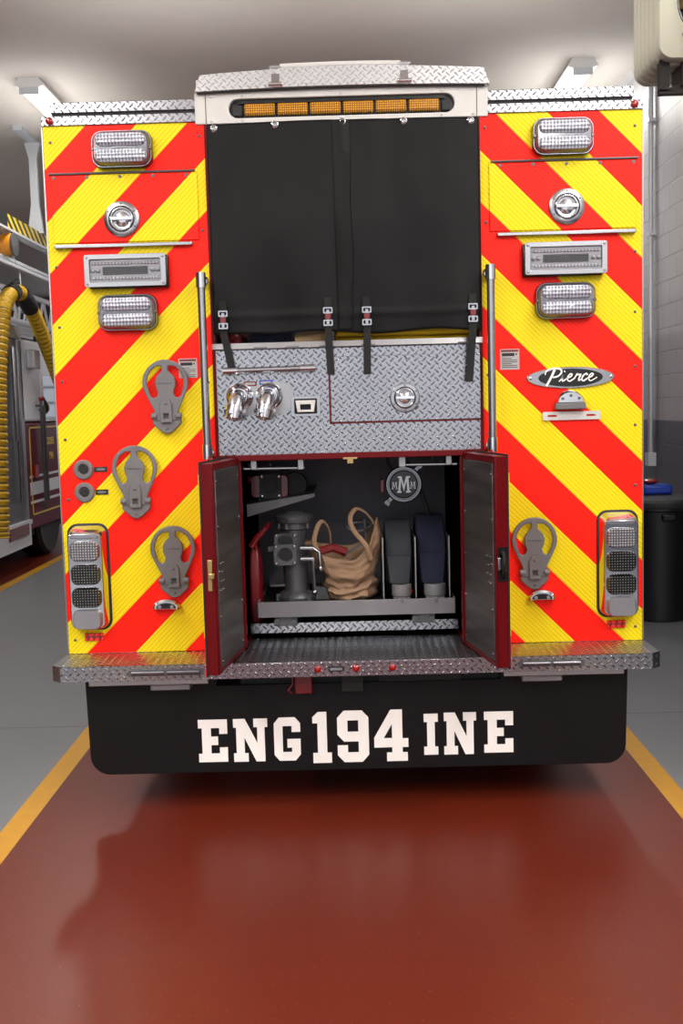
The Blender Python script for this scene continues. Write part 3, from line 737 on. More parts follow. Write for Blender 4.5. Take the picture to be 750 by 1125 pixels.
# power inlet
mb = MB(); mb.prism(rr(.125, .086, .006, 3, -.185, 1.737), -.014, -.002, [rr(.098, .064, .004, 3, -.185, 1.737)]); pi_ = mb.build('power_inlet', 'steel', E, bevel=.002)
mb = MB(); mb.box(-.233, -.137, -.003, -.001, 1.705, 1.769); mb.build('inlet_back', 'black', pi_)
mb = MB(); mb.prism([(-.228, 1.762), (-.142, 1.762), (-.150, 1.712), (-.22, 1.712)], -.03, -.004, [[(-.208, 1.745), (-.162, 1.745), (-.162, 1.722), (-.208, 1.722)]]); mb.build('inlet_cover', 'white', pi_, bevel=.002)

# lower compartment
mb = MB()
mb.box(-.515, -.478, -.004, .86, .70, 1.53); mb.box(.478, .515, -.004, .86, .70, 1.53)
mb.box(-.478, .478, .03, .86, 1.512, 1.53); mb.box(-.478, .478, .84, .86, .70, 1.512); mb.box(-.478, .478, .825, .842, 1.154, 1.16)
mb.build('compartment_lining', 'inner', E)
mb = MB(); mb.box(-.50, -.472, -.010, .02, .70, 1.53); mb.box(.472, .50, -.010, .02, .70, 1.53); mb.box(-.50, .50, -.022, .03, 1.508, 1.534)
mb.box(-.62, -.50, -.008, .01, 1.516, 1.534); mb.box(.50, .62, -.008, .01, 1.516, 1.534); mb.build('door_frame', 'red', E, bevel=.003)
mb = MB(); mb.box(-.012, .012, -.03, -.02, 1.488, 1.508); mb.box(-.03, .03, -.028, -.022, 1.506, 1.514); mb.build('striker', 'brass', E)
ST = .678
mb = MB(); mb.box(-.478, .478, .24, .84, .70, .745); mb.build('compartment_floor', 'tread', E)
# slide tray
mb = MB()
mb.box(-.436, .459, .15, .158, .789, .86); mb.box(-.436, -.43, .15, .80, .789, .86); mb.box(.453, .459, .15, .80, .789, .86)
tr = mb.build('slide_tray', 'tray', E, bevel=.002)
mb = MB(); mb.box(-.43, .453, .158, .80, .812, .836); mb.build('tray_mat', 'black', tr)
mb = MB(); 
for x in (-.31, .315):
    mb.box(x-.05, x+.05, .17, .75, .745, .789); mb.cyl((x-.04, .15, .768), (x-.04, .17, .768), .014, 10); mb.cyl((x+.035, .15, .766), (x+.035, .17, .766), .012, 10)
mb.build('tray_runner', 'castdark', tr)
# upper shelf
mb = MB(); mb.prism([(-.478, 1.24), (-.478, 1.30), (-.17, 1.345), (-.165, 1.325)], .25, .256); mb.prism([(-.478, 1.296), (-.478, 1.30), (-.17, 1.345), (-.17, 1.341)], .25, .8)
mb.build('upper_shelf', 'castdark', E)
for x0, x1 in ((-.465, -.20), (.21, .465)):
    mb = MB(); mb.cyl((x0, .05, 1.472), (x1, .05, 1.470), .007, 10); st = mb.build('door_stay', 'steel', E)
    a, b = (x1-.03, x1-.002) if x0 < 0 else (x0, x0+.032); mb = MB(); mb.box(a, b, .035, .065, 1.462, 1.508); mb.build('stay_block', 'alu', st, bevel=.003)
    xx = x0+.03 if x0 < 0 else x1-.05; mb = MB(); mb.box(xx, xx+.028, .035, .065, 1.466, 1.508); mb.build('stay_block', 'alu', st, bevel=.003)
for k in range(7): mb = MB(); mb.sph((-.475+.03*k, .10, 1.475+.012*math.sin(k*2)), .010, 8); mb.build('stay_bolt', 'castdark', E)
for k in range(7): mb = MB(); mb.sph((.22+.036*k, .10, 1.485+.008*math.sin(k*2)), .009, 8); mb.build('stay_bolt', 'castdark', E)

# doors
def door(s, ang):
    L, T = .462, .052; Z0, Z1 = ST+.004, 1.523
    c, sn = math.cos(math.radians(ang)), math.sin(math.radians(ang))
    # local u along door (towards camera), t outward (away from opening)
    M_ = Matrix(((s*sn, s*c, 0, s*.482), (-c, sn, 0, -.012), (0, 0, 1, 0), (0, 0, 0, 1)))
    def mk(): m = MB(); m.M = M_; return m
    m = mk(); m.box(0, L, .004, T, Z0, Z1)
    for a in ((0, .028, Z0, Z1), (L-.026, L, Z0, Z1), (.028, L-.026, Z0, Z0+.022), (.028, L-.026, Z1-.028, Z1)): m.box(a[0], a[1], 0, .004, a[2], a[3])
    d = m.build('compartment_door', 'red', E, bevel=.003, label='left door standing open' if s < 0 else 'right door standing open')
    m = mk(); m.box(.0, L, T, T+.006, Z0-.004, Z1+.004); m.build('door_skin', 'chevron', d)
    m = mk(); m.box(-.005, L+.004, T-.004, T+.002, Z0-.006, Z1+.006); m.build('door_gasket', 'black', d)
    m = mk(); m.box(.030, L-.028, -.004, .003, Z0+.024, Z1-.030); m.build('inner_panel', 'brushed', d, bevel=.001)
    for u, z in [(u, Z0+.05+k*.18) for u in (.04, L-.038) for k in range(5)]+[(L-.06-.04*j+.01*(k % 2), 1.12-k*.035) for k in range(4) for j in (0, 1)]:
        m = mk(); m.tube([(u, -.003, z), (u, -.008, z)], .0048, 8); m.build('rivet', 'steel', d)
    if s < 0:
        m = mk(); m.box(L, L+.006, .014, .034, 1.02, 1.145); p = m.build('latch_plate', 'brass', d, bevel=.003)
        m = mk(); m.box(L+.006, L+.016, .004, .028, 1.07, 1.092)
        m.build('latch_bolt', 'brass', d, bevel=.003)
    else:
        m = mk(); m.box(L-.001, L+.003, .006, .046, 1.03, 1.165); m.build('latch_recess', 'blackgloss', d)
        m = mk(); m.tube([(L+.012, .026, 1.098+.04*math.cos(a)) if False else (L+.004+.018*math.sin(a), .026, 1.098+.05*math.cos(a)) for a in [PI*i/10 for i in range(11)]], .009, 10); m.build('latch_handle', 'blackgloss', d)
        m = mk(); m.box(L, L+.012, .004, .018, 1.075, 1.125); m.build('latch_bolt', 'steel', d, bevel=.003)
    return d
door(-1, 7); door(1, 10)

# tailboard step
YS = -.25
mb = MB()
for s in (-1, 1):
    pass
P = [(-1.262, YS+.03), (-1.236, YS), (1.236, YS), (1.262, YS+.03), (1.258, .0), (-1.258, .0)]
P = [(-1.275, YS+.035), (-1.235, YS), (1.235, YS), (1.275, YS+.035), (1.262, -.001), (-1.262, -.001)]
mb.prism(P, ST-.066, ST, plane='xy')
lozenges(mb, -1.25, 1.25, YS+.012, -.004, ST, 2); step = mb.build('tailboard', ['tread', 'treadflat', 'lozenge'], E)
for p in step.data.polygons:
    if p.material_index == 0 and p.normal.z > .9: p.material_index = 1
mb = MB(); mb.box(-.474, .474, -.0, .23, ST-.05, ST); lozenges(mb, -.472, .472, .0, .225, ST, 1); mb.build('sill_plate', ['treadflat', 'lozenge'], E)
mb = MB(); mb.box(-.50, .50, YS-.003, YS-.0005, ST-.062, ST-.003)
mb.build('centre_lip', 'tread', step, bevel=.001)
for u in (349, 391, 431):
    x, z = at(u, 735.3-(u-390)*.012, YS); mb = MB(); mb.lathe([(.015, .003), (.015, -.006), (.011, -.010), (.004, -.012)], (x, YS-.003, .645), 'y', 18); mb.build('marker_light', 'redlens', E)
mb = MB(); mb.prism(rr(.066, .022, .004, 3, -.08, .645), YS-.009, YS-.003); lm = mb.build('lip_light', 'black', E)
mb = MB(); mb.box(-.105, -.055, YS-.011, YS-.009, .640, .650); mb.build('lens', 'lens', lm)
for x0, x1 in ((-.95, -.635), (.68, .95)):
    mb = MB(); mb.box(x0, x1, YS-.003, YS+.0, .632, .660); f = mb.build('step_light_bar', 'castdark', E, bevel=.001)
    for k in range(2): mb = MB(); a = x0+.01+(x1-x0-.02)*k/2; mb.cyl((a+.006, YS-.004, .646), (a+(x1-x0-.02)/2-.006, YS-.004, .646), .009, 10); mb.build('lens', 'bezel', f)
for s in (-1, 1):
    mb = MB(); mb.box(s*.62, s*1.125, YS+.03, -.02, .585, .611); mb.build('step_support', 'alu', E, bevel=.003)
    mb = MB(); mb.box(s*.70, s*.87, YS+.05, -.06, .555, .584); mb.build('ground_light', 'lens', E, bevel=.006)
# under the tailboard
mb = MB(); mb.box(-.262, -.186, -.16, -.10, .515, .60); h_ = mb.build('tow_eye', 'redtool', E, bevel=.006)
mb = MB(); mb.tube([(-.27, -.165, .60), (-.27, -.165, .56), (-.29, -.17, .535), (-.27, -.18, .525)], .004, 6); mb.build('cable', 'redtool', E)
mb = MB(); mb.box(-.5, .62, -.09, .1, .50, .605); mb.box(-.06, .03, -.15, -.09, .52, .6); mb.box(.10, .45, -.13, -.09, .555, .59); mb.build('under_frame', 'black', E)
for x in (-.48, -.36, .47): mb = MB(); mb.sph((x, -.13, .585), .010, 8); mb.build('frame_bolt', 'castdark', E)
# mud flap
YF = -.12
zb = at(390, 845, YF)[1]; FX = 1.165
P = [(-FX, .607), (FX, .607)]
r = .085
P = [(-FX+.0, .61), (-.60, .61), (-.60, .55), (.62, .55), (.62, .61), (FX, .61)]
P += [(FX-.008-r+r*math.cos(a), zb+r+r*math.sin(a)) for a in [-PI/2*i/8 for i in range(9)]]
P += [(-FX+.008+r+r*math.cos(a), zb+r+r*math.sin(a)) for a in [-PI/2-PI/2*i/8 for i in range(9)]]
mb = MB(); mb.prism(P, YF, YF+.012); fl_ = mb.build('mud_flap', 'flap', E, bevel=.002)
GL = {
 'E': (8, [(0, 10), (8, 10), (8, 6.6), (5.8, 6.6), (5.8, 8), (3.5, 8), (3.5, 6), (5.4, 6), (5.4, 4), (3.5, 4), (3.5, 2), (5.8, 2), (5.8, 3.4), (8, 3.4), (8, 0), (0, 0), (0, 2), (1, 2), (1, 8), (0, 8)], []),
 'N': (9.6, [(0, 10), (3.3, 10), (6.7, 4.3), (6.7, 8), (5.7, 8), (5.7, 10), (9.6, 10), (9.6, 8), (8.8, 8), (8.8, 0), (6.3, 0), (3.1, 5.6), (3.1, 2), (4.1, 2), (4.1, 0), (0, 0), (0, 2), (.8, 2), (.8, 8), (0, 8)], []),
 'G': (7.6, [(1.5, 10), (6.1, 10), (7.6, 8.6), (7.6, 6.6), (5.1, 6.6), (5.1, 8), (2.5, 8), (2.5, 2), (5.1, 2), (5.1, 3.0), (3.8, 3.0), (3.8, 5), (7.6, 5), (7.6, 1.4), (6.1, 0), (1.5, 0), (0, 1.4), (0, 8.6)], []),
 '1': (5.4, [(1.6, 10), (4.1, 10), (4.1, 2), (5.4, 2), (5.4, 0), (0, 0), (0, 2), (1.4, 2), (1.4, 7.8), (0, 7.8), (0, 9)], []),
 '9': (7.6, [(1.6, 10), (6, 10), (7.6, 8.6), (7.6, 1.4), (6, 0), (1.6, 0), (0, 1.4), (0, 3.3), (2.5, 3.3), (2.5, 1.9), (5.1, 1.9), (5.1, 4), (1.6, 4), (0, 5.4), (0, 8.6)], [[(2.5, 8.1), (5.1, 8.1), (5.1, 5.9), (2.5, 5.9)]]),
 '4': (8.2, [(4, 10), (6.8, 10), (6.8, 4.4), (8.2, 4.4), (8.2, 2.7), (6.8, 2.7), (6.8, 1.7), (8, 1.7), (8, 0), (3, 0), (3, 1.7), (4.3, 1.7), (4.3, 2.7), (0, 2.7), (0, 4.6)], [[(4.3, 4.5), (4.3, 7.2), (2.3, 4.5)]]),
 'I': (4.4, [(0, 10), (4.4, 10), (4.4, 8), (3.4, 8), (3.4, 2), (4.4, 2), (4.4, 0), (0, 0), (0, 2), (1, 2), (1, 8), (0, 8)], [])}
for ch, u0, u1, vt, vb in (('E', 218, 250, 790.5, 837), ('N', 256.5, 294, 789.5, 836.5), ('G', 301, 330, 788, 835.5), ('1', 343.5, 364, 782, 838), ('9', 370.5, 405, 780.5, 837), ('4', 410.8, 448.3, 779.5, 836), ('I', 465.5, 481, 784, 829), ('N', 487.5, 523, 782.5, 828.5), ('E', 531.5, 563.5, 781.5, 826.5)):
    w, O, H = GL[ch]; xa, zt_ = at(u0, vt, YF); xb, _z = at(u1, (vt+vb)/2, YF); xa = at(u0, (vt+vb)/2, YF)[0]; zb_ = at((u0+u1)/2, vb, YF)[1]; zt_ = at((u0+u1)/2, vt, YF)[1]
    kx = (xb-xa)/w; kz = (zt_-zb_)/10
    mb = MB(); mb.prism([(xa+a*kx, zb_+b*kz) for a, b in O], YF-.0025, YF-.0003, [[(xa+a*kx, zb_+b*kz) for a, b in h] for h in H]); mb.build('letter' if ch.isalpha() else 'digit', 'decal', fl_)

# ------------------------------------------------------------------ things in the compartment
TZ = .836
def lug(mb, c, r, n, h, w=.014):
    for k in range(n):
        a = 2*PI*k/n+.3; mb.box(c[0]+(r)*math.cos(a)-w/2, c[0]+r*math.cos(a)+w/2, c[1]+r*math.sin(a)-w/2, c[1]+r*math.sin(a)+w/2, c[2], c[2]+h)
wx, wy = -.268, .33
V = empty('hydrant_valve', (wx, wy, TZ), 'grey metal gate valve with square ports on the tray left of the tan bag', 'valve')
mb = MB(); mb.lathe([(.085, 0), (.088, .02), (.08, .035), (.06, .05), (.055, .11), (.058, .15), (.052, .28), (.06, .33), (.06, .34)], (wx, wy, TZ), 'z', 32)
lug(mb, (wx, wy, TZ+.004), .085, 6, .03, .02); mb.build('valve_body', 'castdark', V)
mb = MB(); mb.lathe([(.062, 0), (.07, .005), (.07, .03), (.086, .034), (.090, .045), (.090, .062), (.08, .072), (.05, .076), (.04, .084), (.03, .084)], (wx, wy, TZ+.335), 'z', 36)
lug(mb, (wx, wy, TZ+.34), .07, 8, .026, .012); mb.build('top_coupling', 'castdark', V)
for z, dx, dy, tl in ((TZ+.225, -.012, 0, 0), (TZ+.285, -.01, .03, 1)):
    mb = MB(); cx_ = wx+dx-.03; yf = wy-.085+dy
    mb.prism(rr(.105, .098 if not tl else .07, .01, 3, cx_, z), yf, yf+.016, [ell(.036, .034 if not tl else .024, 24, cx_, z)])
    mb.lathe([(.04, .016), (.05, .06), (.045, .12)], (cx_, yf, z), 'y', 20)
    po = mb.build('port_flange', 'castdark', V, bevel=.002)
    for a in (-1, 1):
        for b in (-1, 1): mb = MB(); mb.lathe([(.007, 0), (.007, -.006), (.004, -.008)], (cx_+a*.042, yf, z+b*(.039 if not tl else .026)), 'y', 10); mb.build('bolt_head', 'steel', po)
    mb = MB(); mb.lathe([(.036, .01), (.036, .0), (.033, -.004), (.028, .0), (.0275, .004)], (cx_, yf+.002, z), 'y', 24); mb.build('port_ring', 'castdark', po)
    mb = MB(); mb.lathe([(.0265, -.001), (.02, .0015), (.004, .0015)], (cx_, yf, z), 'y', 20); mb.build('port_shade', 'black', po)  # black disc put in for the shade inside the port
for z, x1, z1 in ((TZ+.205, wx+.085, TZ+.05), (TZ+.255, wx+.115, TZ+.16)):
    mb = MB(); p0 = Vector((wx+.03, wy-.085, z)); p1 = Vector((wx+.088, wy-.09, z)); mb.cyl(p0, p1, .012, 12); mb.tube([p1, (x1, wy-.095, z-.02), (x1+.004, wy-.095, z1)], [.008, .008, .007], 8); mb.sph((x1+.004, wy-.095, z1), .014, 12)
    mb.build('handle', 'steel', V)
mb = MB(); mb.prism([(wx+.09, TZ), (wx+.16, TZ), (wx+.14, TZ+.06), (wx+.09, TZ+.065)], wy-.02, wy+.04); mb.build('side_fin', 'castdark', V, bevel=.004)
mb = MB(); mb.box(wx-.12, wx-.05, wy-.04, wy-.01, TZ+.07, TZ+.082); mb.build('side_bar', 'castdark', V, bevel=.003)
mb = MB(); mb.box(wx-.125, wx-.06, wy-.05, wy, TZ+.235, TZ+.262); mb.build('side_lug', 'castdark', V, bevel=.004)

# red clamp tool at far left
R_ = empty('hose_clamp', (-.452, .3, .745), 'tall red metal hose clamp tool standing upright behind the left door edge', 'tool')
mb = MB(); R = []
for z, hw, hd in ((.745, .022, .03), (.80, .030, .045), (.90, .031, .055), (1.0, .032, .05), (1.06, .026, .04), (1.10, .014, .02)):
    R.append([(-.452+hw*a, .30+hd*b, z) for a, b in ((-1, -.6), (-.6, -1), (.6, -1), (1, -.6), (1, .6), (.6, 1), (-.6, 1), (-1, .6))])
mb.rings(R); mb.build('clamp_body', 'redtool', R_, bevel=.004)
mb = MB(); mb.tube([(-.465, .27, 1.10), (-.44, .26, 1.14), (-.40, .27, 1.18), (-.385, .3, 1.20)], [.016, .015, .013, .010], 10); mb.tube([(-.445, .27, 1.09), (-.445, .27, 1.13)], .008, 8); mb.build('clamp_arm', 'redtool', R_)

# canvas bag
B = empty('canvas_bag', (-.02, .34, TZ), 'worn tan canvas tool bag with two looped handles sitting on the compartment tray', 'bag')
mb = MB(); nt, nh = 64, 30; R = []
def bagpt(a, t):
    ca, sa = math.cos(a), math.sin(a)
    prof = [(0, .80), (.06, .98), (.2, 1.0), (.4, 1.02), (.55, 1.2), (.75, 1.22), (1, 1.16)]
    for (t0, k0), (t1, k1) in zip(prof, prof[1:]):
        if t0 <= t <= t1: k = k0+(k1-k0)*(t-t0)/(t1-t0)
    rx, ry = .118*k, .085*k
    top = .235+.0*ca
    if ca > 0: top = .235+.14*ca**2
    top += -.045*max(0, -sa)*(ca > -.6)*1.0
    if ca < 0: top += .045*ca*ca
    tz = top*t
    x = rx*ca; y = ry*sa
    if t > .45: x += -.085*max(0, -ca)*(t-.45)/.55
    sag = .018*math.sin(a*3+t*9)*math.sin(PI*min(1, t*1.0))*.6
    q = .020*noise.noise(Vector((ca*2.2, sa*2.2, t*4.5)))+.009*noise.noise(Vector((ca*6, sa*6, t*13)))+sag*.5
    q += .010*math.sin(t*38+2*math.sin(a*2))*math.exp(-((t-.2)/.2)**2)
    x += ca*q; y += sa*q
    return (-.02+x+.008, .34+y, TZ+.003+tz+.006*noise.noise(Vector((ca*3, sa*3, 5+t))))
for j in range(nh+1): R.append([bagpt(2*PI*i/nt, j/nh) for i in range(nt)])
mb.rings(R, True, True, False); o = mb.build('bag_body', 'canvas', B, smooth=70); md = o.modifiers.new('thick', 'SOLIDIFY'); md.thickness = .004
def loop(P, name):
    P = [Vector(p) for p in P]; Q = []
    for i in range(len(P)-1):
        p0, p1, p2, p3 = P[max(i-1, 0)], P[i], P[i+1], P[min(i+2, len(P)-1)]
        for k in range(5):
            t = k/5; Q.append(.5*((2*p1)+(-p0+p2)*t+(2*p0-5*p1+4*p2-p3)*t*t+(-p0+3*p1-3*p2+p3)*t**3))
    Q.append(P[-1]); mb = MB(); mb.tube(Q, .011, 8, flat=(1.0, .45)); mb.build(name, 'canvas', B, smooth=60)
loop([(.085, .235, 1.03), (.06, .23, 1.10), (.012, .24, 1.16), (-.008, .26, 1.22), (.02, .28, 1.262), (.06, .30, 1.245), (.095, .32, 1.20), (.115, .33, 1.15)], 'bag_handle')
loop([(-.155, .25, 1.06), (-.175, .26, 1.12), (-.155, .28, 1.19), (-.13, .3, 1.205), (-.105, .32, 1.16), (-.10, .34, 1.10)], 'bag_handle')
mb = MB(); mb.tube([(-.15, .27, 1.07), (-.09, .28, 1.085), (-.03, .29, 1.06)], .02, 10); mb.build('red_tool_grip', 'redtool', label='dark red tool grip lying in the mouth of the canvas bag', cat='tool')
mb = MB(); mb.obox((-.05, .30, 1.04), (.05, .31, 1.10), .012, .012); mb.cyl((.06, .33, 1.08), (.06, .33, 1.21), .006, 8); mb.cyl((.06, .31, 1.16), (.10, .35, 1.18), .006, 8); mb.lathe([(.06, 0), (.06, .012), (.03, .02)], (.03, .34, 1.0), 'z', 20)
mb.tube([(.03+.05*math.cos(a), .36+.02*math.sin(a), 1.17+.018*math.sin(a)) for a in [2*PI*i/20 for i in range(20)]], .007, 8, closed=True)
mb.build('chrome_spanner', 'castdark', label='dark metal spanner handles poking out of the canvas bag', cat='tool')

# rolled hoses
def rolled(x0, x1, r, m, cr, label):
    xc = (x0+x1)/2; w = x1-x0; yc = .245+r
    e = empty('rolled_hose', (xc, yc, TZ), label, 'hose')
    mb = MB(); prof = [(.04, -w*.46)]
    k = 0; rad = .045
    while rad < r-.012: prof += [(rad, -w*.47), (rad+.009, -w*.47), (rad+.010, -w*.43)]; rad += .013
    prof += [(r-.010, -w*.49), (r-.002, -w*.44), (r, -w*.3), (r, w*.3), (r-.002, w*.44), (r-.010, w*.49)]
    rad2 = rad
    while rad2 > .05: prof += [(rad2, w*.43), (rad2-.001, w*.47), (rad2-.009, w*.47)]; rad2 -= .013
    prof += [(.04, w*.46)]
    mb.lathe(prof, (xc, yc, TZ+r), 'x', 48); mb.build('hose_coil', m, e)
    mb = MB(); R = []
    for i in range(9):
        t = i/8; z = TZ+r+.03-(r-.06)*t; y = .245-.004-.03*t; ww = w*.5*(.98-.22*t)
        R.append([(xc-ww, y+.012, z), (xc-ww*.9, y-.006-.012*t, z), (xc, y-.010-.02*t, z), (xc+ww*.9, y-.006-.012*t, z), (xc+ww, y+.012, z)])
    mb.rings(R); mb.build('hose_tail', m, e, smooth=60)
    mb = MB(); yq = .195; mb.lathe([(cr*.86, 0), (cr*.9, .004), (cr*.9, .03), (cr, .034), (cr, .078), (cr*.94, .084), (cr*.8, .084)], (xc+.008, yq, TZ+.002), 'z', 30)
    for q in range(3):
        a = -PI/2+(q-1)*.9; mb.box(xc+.008+cr*.88*math.cos(a)-.006, xc+.008+cr*.88*math.cos(a)+.006, yq+cr*.9*math.sin(a)-.008, yq+cr*.9*math.sin(a)+.004, TZ+.006, TZ+.028)
    c = mb.build('coupling', 'cast', e, bevel=.001)
    if m == 'greyhose': mb = MB(); mb.sph((xc+.008+cr*.9, yq-.012, TZ+.055), .010, 8); mb.build('red_lug', 'redlens', c)
rolled(.150, .272, .178, 'greyhose', .045, 'dark grey rolled fire hose standing on edge beside the tan bag')
rolled(.296, .428, .192, 'navy', .050, 'navy blue rolled fire hose standing on edge at the right end of the tray')
for x in (.137, .284, .437):
    mb = MB(); mb.box(x-.0025, x+.0025, .19, .60, TZ, TZ+.30); mb.build('tray_divider', 'alu', E)

# chrome cap with the letter M
mx, my, mz = .243, .30, 1.368
Mc = empty('intake_cap', (mx, my, mz-.08), 'round chrome cap bearing the letter M hanging at the top of the compartment', 'cap')
mb = MB(); mb.lathe([(.06, .06), (.082, .05), (.086, .02), (.086, .0), (.080, -.006), (.072, -.006), (.070, 0), (.066, 0), (.063, -.004), (.060, .0)], (mx, my, mz), 'y', 44); mb.build('cap_ring', 'bezel', Mc)
mb = MB(); mb.lathe([(.0625, .003), (.0625, -.001), (.02, -.002)], (mx, my, mz), 'y', 36); mb.build('cap_face', 'blackgloss', Mc)
def ML(k): return [(a*k, b*k) for a, b in [(-3.6, -4), (-3.6, -3), (-3, -3), (-2.3, 3), (-3.2, 3), (-3.2, 4), (-1, 4), (0, 0), (1.2, 4), (3.4, 4), (3.4, 3), (2.6, 3), (3.1, -3), (3.7, -3), (3.7, -4), (1.0, -4), (1.0, -3), (1.7, -3), (1.4, 1.2), (0, -3.8), (-1.3, 1.2), (-1.8, -3), (-1.1, -3), (-1.1, -4)]]
mb = MB(); mb.prism([(mx+a*.9, mz+b) for a, b in ML(.0098)], my-.010, my-.001); mb.prism([(mx-.042+a*.45, mz-.005+b*.5) for a, b in ML(.0085)], my-.007, my-.001); mb.prism([(mx+.042+a*.45, mz-.005+b*.5) for a, b in ML(.0085)], my-.007, my-.001); mb.build('cap_letter', 'steel', Mc, bevel=.001)
for a, L in ((math.radians(228), .034), (math.radians(48), .028)):
    mb = MB(); d = Vector((math.cos(a), 0, math.sin(a))); p = Vector((mx, my+.02, mz))+d*.08; mb.obox(p, p+d*L, .022, .03, Vector((0, 1, 0))); mb.obox(p+d*L*.7, p+d*(L+.012), .03, .036, Vector((0, 1, 0))); mb.build('cap_lug', 'bezel', Mc, bevel=.003)
mb = MB(); mb.box(mx-.108, mx-.090, my, my+.05, mz-.035, mz+.025); mb.build('side_tab', 'redtool', Mc, bevel=.003, label='pinkish red side tab')
mb = MB(); mb.tube([(mx+.08, my+.03, mz-.03), (mx+.095, my+.03, mz-.08), (mx+.115, my+.06, mz-.14)], .010, 8); mb.tube([(mx-.05, my+.03, mz+.06), (mx-.07, my+.03, mz+.10), (mx-.07, my+.03, 1.512)], .008, 8); mb.tube([(mx+.02, my+.03, mz+.07), (mx+.02, my+.03, 1.512)], .012, 8); mb.build('hanger', 'black', Mc)

# intake valve on the upper shelf
ix, iy, iz = -.372, .40, 1.375
I_ = empty('piston_intake_valve', (ix, iy, 1.318), 'black and red intake valve with a square flange on the upper left shelf', 'valve')
mb = MB(); mb.prism(rr(.10, .115, .006, 3, ix, iz), iy-.10, iy-.085, [ell(.034, .034, 24, ix, iz)]); mb.lathe([(.036, .0), (.045, .02), (.045, .1)], (ix, iy-.085, iz), 'y', 20)
mb.lathe([(.055, 0), (.06, .01), (.055, .03), (.03, .04)], (ix+.11, iy-.02, iz-.0), 'y', 24); mb.build('valve_flange', 'black', I_, bevel=.002)
for a in (-1, 1):
    for b in (-1, 1): mb = MB(); mb.lathe([(.008, 0), (.008, -.008), (.004, -.010)], (ix+a*.040, iy-.10, iz+b*.046), 'y', 10); mb.build('bolt', 'steel', I_)
for a in (-1, 1): mb = MB(); mb.cyl((ix-.02+a*.035, iy-.09, iz-.055), (ix-.02+a*.035, iy-.09, iz-.085), .003, 8); mb.build('leg', 'steel', I_)
mb = MB(); mb.prism(rr(.17, .10, .02, 4, ix-.005, iz-.002), iy-.08, iy+.06); mb.sph((ix-.095, iy-.05, iz+.03), .018, 12); mb.build('valve_housing', 'redtool', I_, bevel=.004)

# ------------------------------------------------------------------ things in the hall
# waste bin
bx_, by_ = 2.42, 3.9
Bn = empty('waste_bin', (bx_, by_, 0), 'large round black waste bin against the right wall beside the fire engine', 'bin')
mb = MB(); mb.lathe([(.25, 0), (.262, .01), (.29, .86), (.305, .87), (.305, .90), (.295, .905)], (bx_, by_, 0), 'z', 44); mb.build('bin_body', 'bin', Bn)
mb = MB(); mb.lathe([(.312, .89), (.318, .90), (.318, .935), (.30, .955), (.2, .972), (.05, .978)], (bx_, by_, 0), 'z', 44); mb.build('bin_lid', 'lidgrey', Bn)
mb = MB(); mb.box(bx_-.05, bx_+.05, by_-.335, by_-.29, .80, .85); mb.build('bin_handle', 'bin', Bn, bevel=.01)
mb = MB(); mb.box(2.30, 2.53, 3.85, 4.08, .979, 1.055); cb = mb.build('plastic_caddy', 'blue', label='small blue caddy with a red cloth resting on the bin lid', cat='caddy', bevel=.02)
mb = MB(); mb.sph((2.37, 3.95, 1.08), .07, 14, (1, 1, .35)); mb.build('red_cloth', 'redlens', label='crumpled red cloth on top of the blue caddy', cat='cloth')
# conduit
mb = MB(); mb.cyl((2.765, 5.35, 1.22), (2.765, 5.35, CEIL), .024, 12); cd = mb.build('conduit', 'galv', label='vertical metal conduit pipe on the block wall', cat='pipe')
for z in (3.2, 4.2): mb = MB(); mb.box(2.74, RW, 5.31, 5.39, z, z+.03); mb.build('conduit_clip', 'galv', cd)
mb = MB(); mb.box(2.73, RW, 5.29, 5.41, 1.12, 1.24); mb.build('conduit_box', 'galv', cd)

# unit heater
hx0, hx1, hy0, hy1, hz0, hz1 = 1.93, 2.63, 2.15, 2.78, 3.78, 4.45
H = empty('unit_heater', ((hx0+hx1)/2, (hy0+hy1)/2, hz0), 'beige ceiling-mounted unit heater with a round fan opening in the upper right corner', 'heater')
cx_, cz_ = (hx0+hx1)/2, (hz0+hz1)/2
mb = MB(); lp = [(hy1, rr(.60, .58, .08, 5, cx_, cz_)), (hy1-.04, rr(.69, .66, .09, 5, cx_, cz_))]
n = 5
for k in range(n):
    y = hy1-.06-k*.095; lp += [(y, rr(.70, .67, .09, 5, cx_, cz_)), (y-.06, rr(.70, .67, .09, 5, cx_, cz_)), (y-.072, rr(.672, .645, .085, 5, cx_, cz_)), (y-.083, rr(.672, .645, .085, 5, cx_, cz_))]
lp += [(hy0+.03, rr(.70, .67, .09, 5, cx_, cz_)), (hy0, rr(.68, .65, .08, 5, cx_, cz_))]
mb.rings([[(x, y, z) for x, z in l] for y, l in lp], True, True, False)
mb.prism(rr(.68, .65, .08, 5, cx_, cz_), hy0, hy0+.004, [ell(.235, .235, 40, cx_, cz_)]); mb.build('casing', 'cream', H)
mb = MB(); mb.lathe([(.25, .15), (.25, .155)], (cx_, hy0, cz_), 'y', 36); mb.build('fan_recess', 'blackgloss', H)
mb = MB(); mb.lathe([(.05, .02), (.06, .03), (.06, .14)], (cx_, hy0, cz_), 'y', 20); mb.build('motor', 'castdark', H)
for k in range(4):
    a = PI/2*k+.5; mb = MB(); mb.M = Matrix.Translation((cx_, hy0+.10, cz_)) @ Matrix.Rotation(a, 4, 'Y')
    R = [[(.05, -.02, -.03), (.05, .02, .03)], [(.13, -.03, -.075), (.13, .035, .075)], [(.215, -.025, -.08), (.215, .03, .085)]]
    mb.rings([[r_[0], tuple(Vector(r_[0])+Vector((0, .004, 0))), tuple(Vector(r_[1])+Vector((0, .004, 0))), r_[1]] for r_ in R]); mb.build('fan_blade', 'brown', H)
mb = MB()
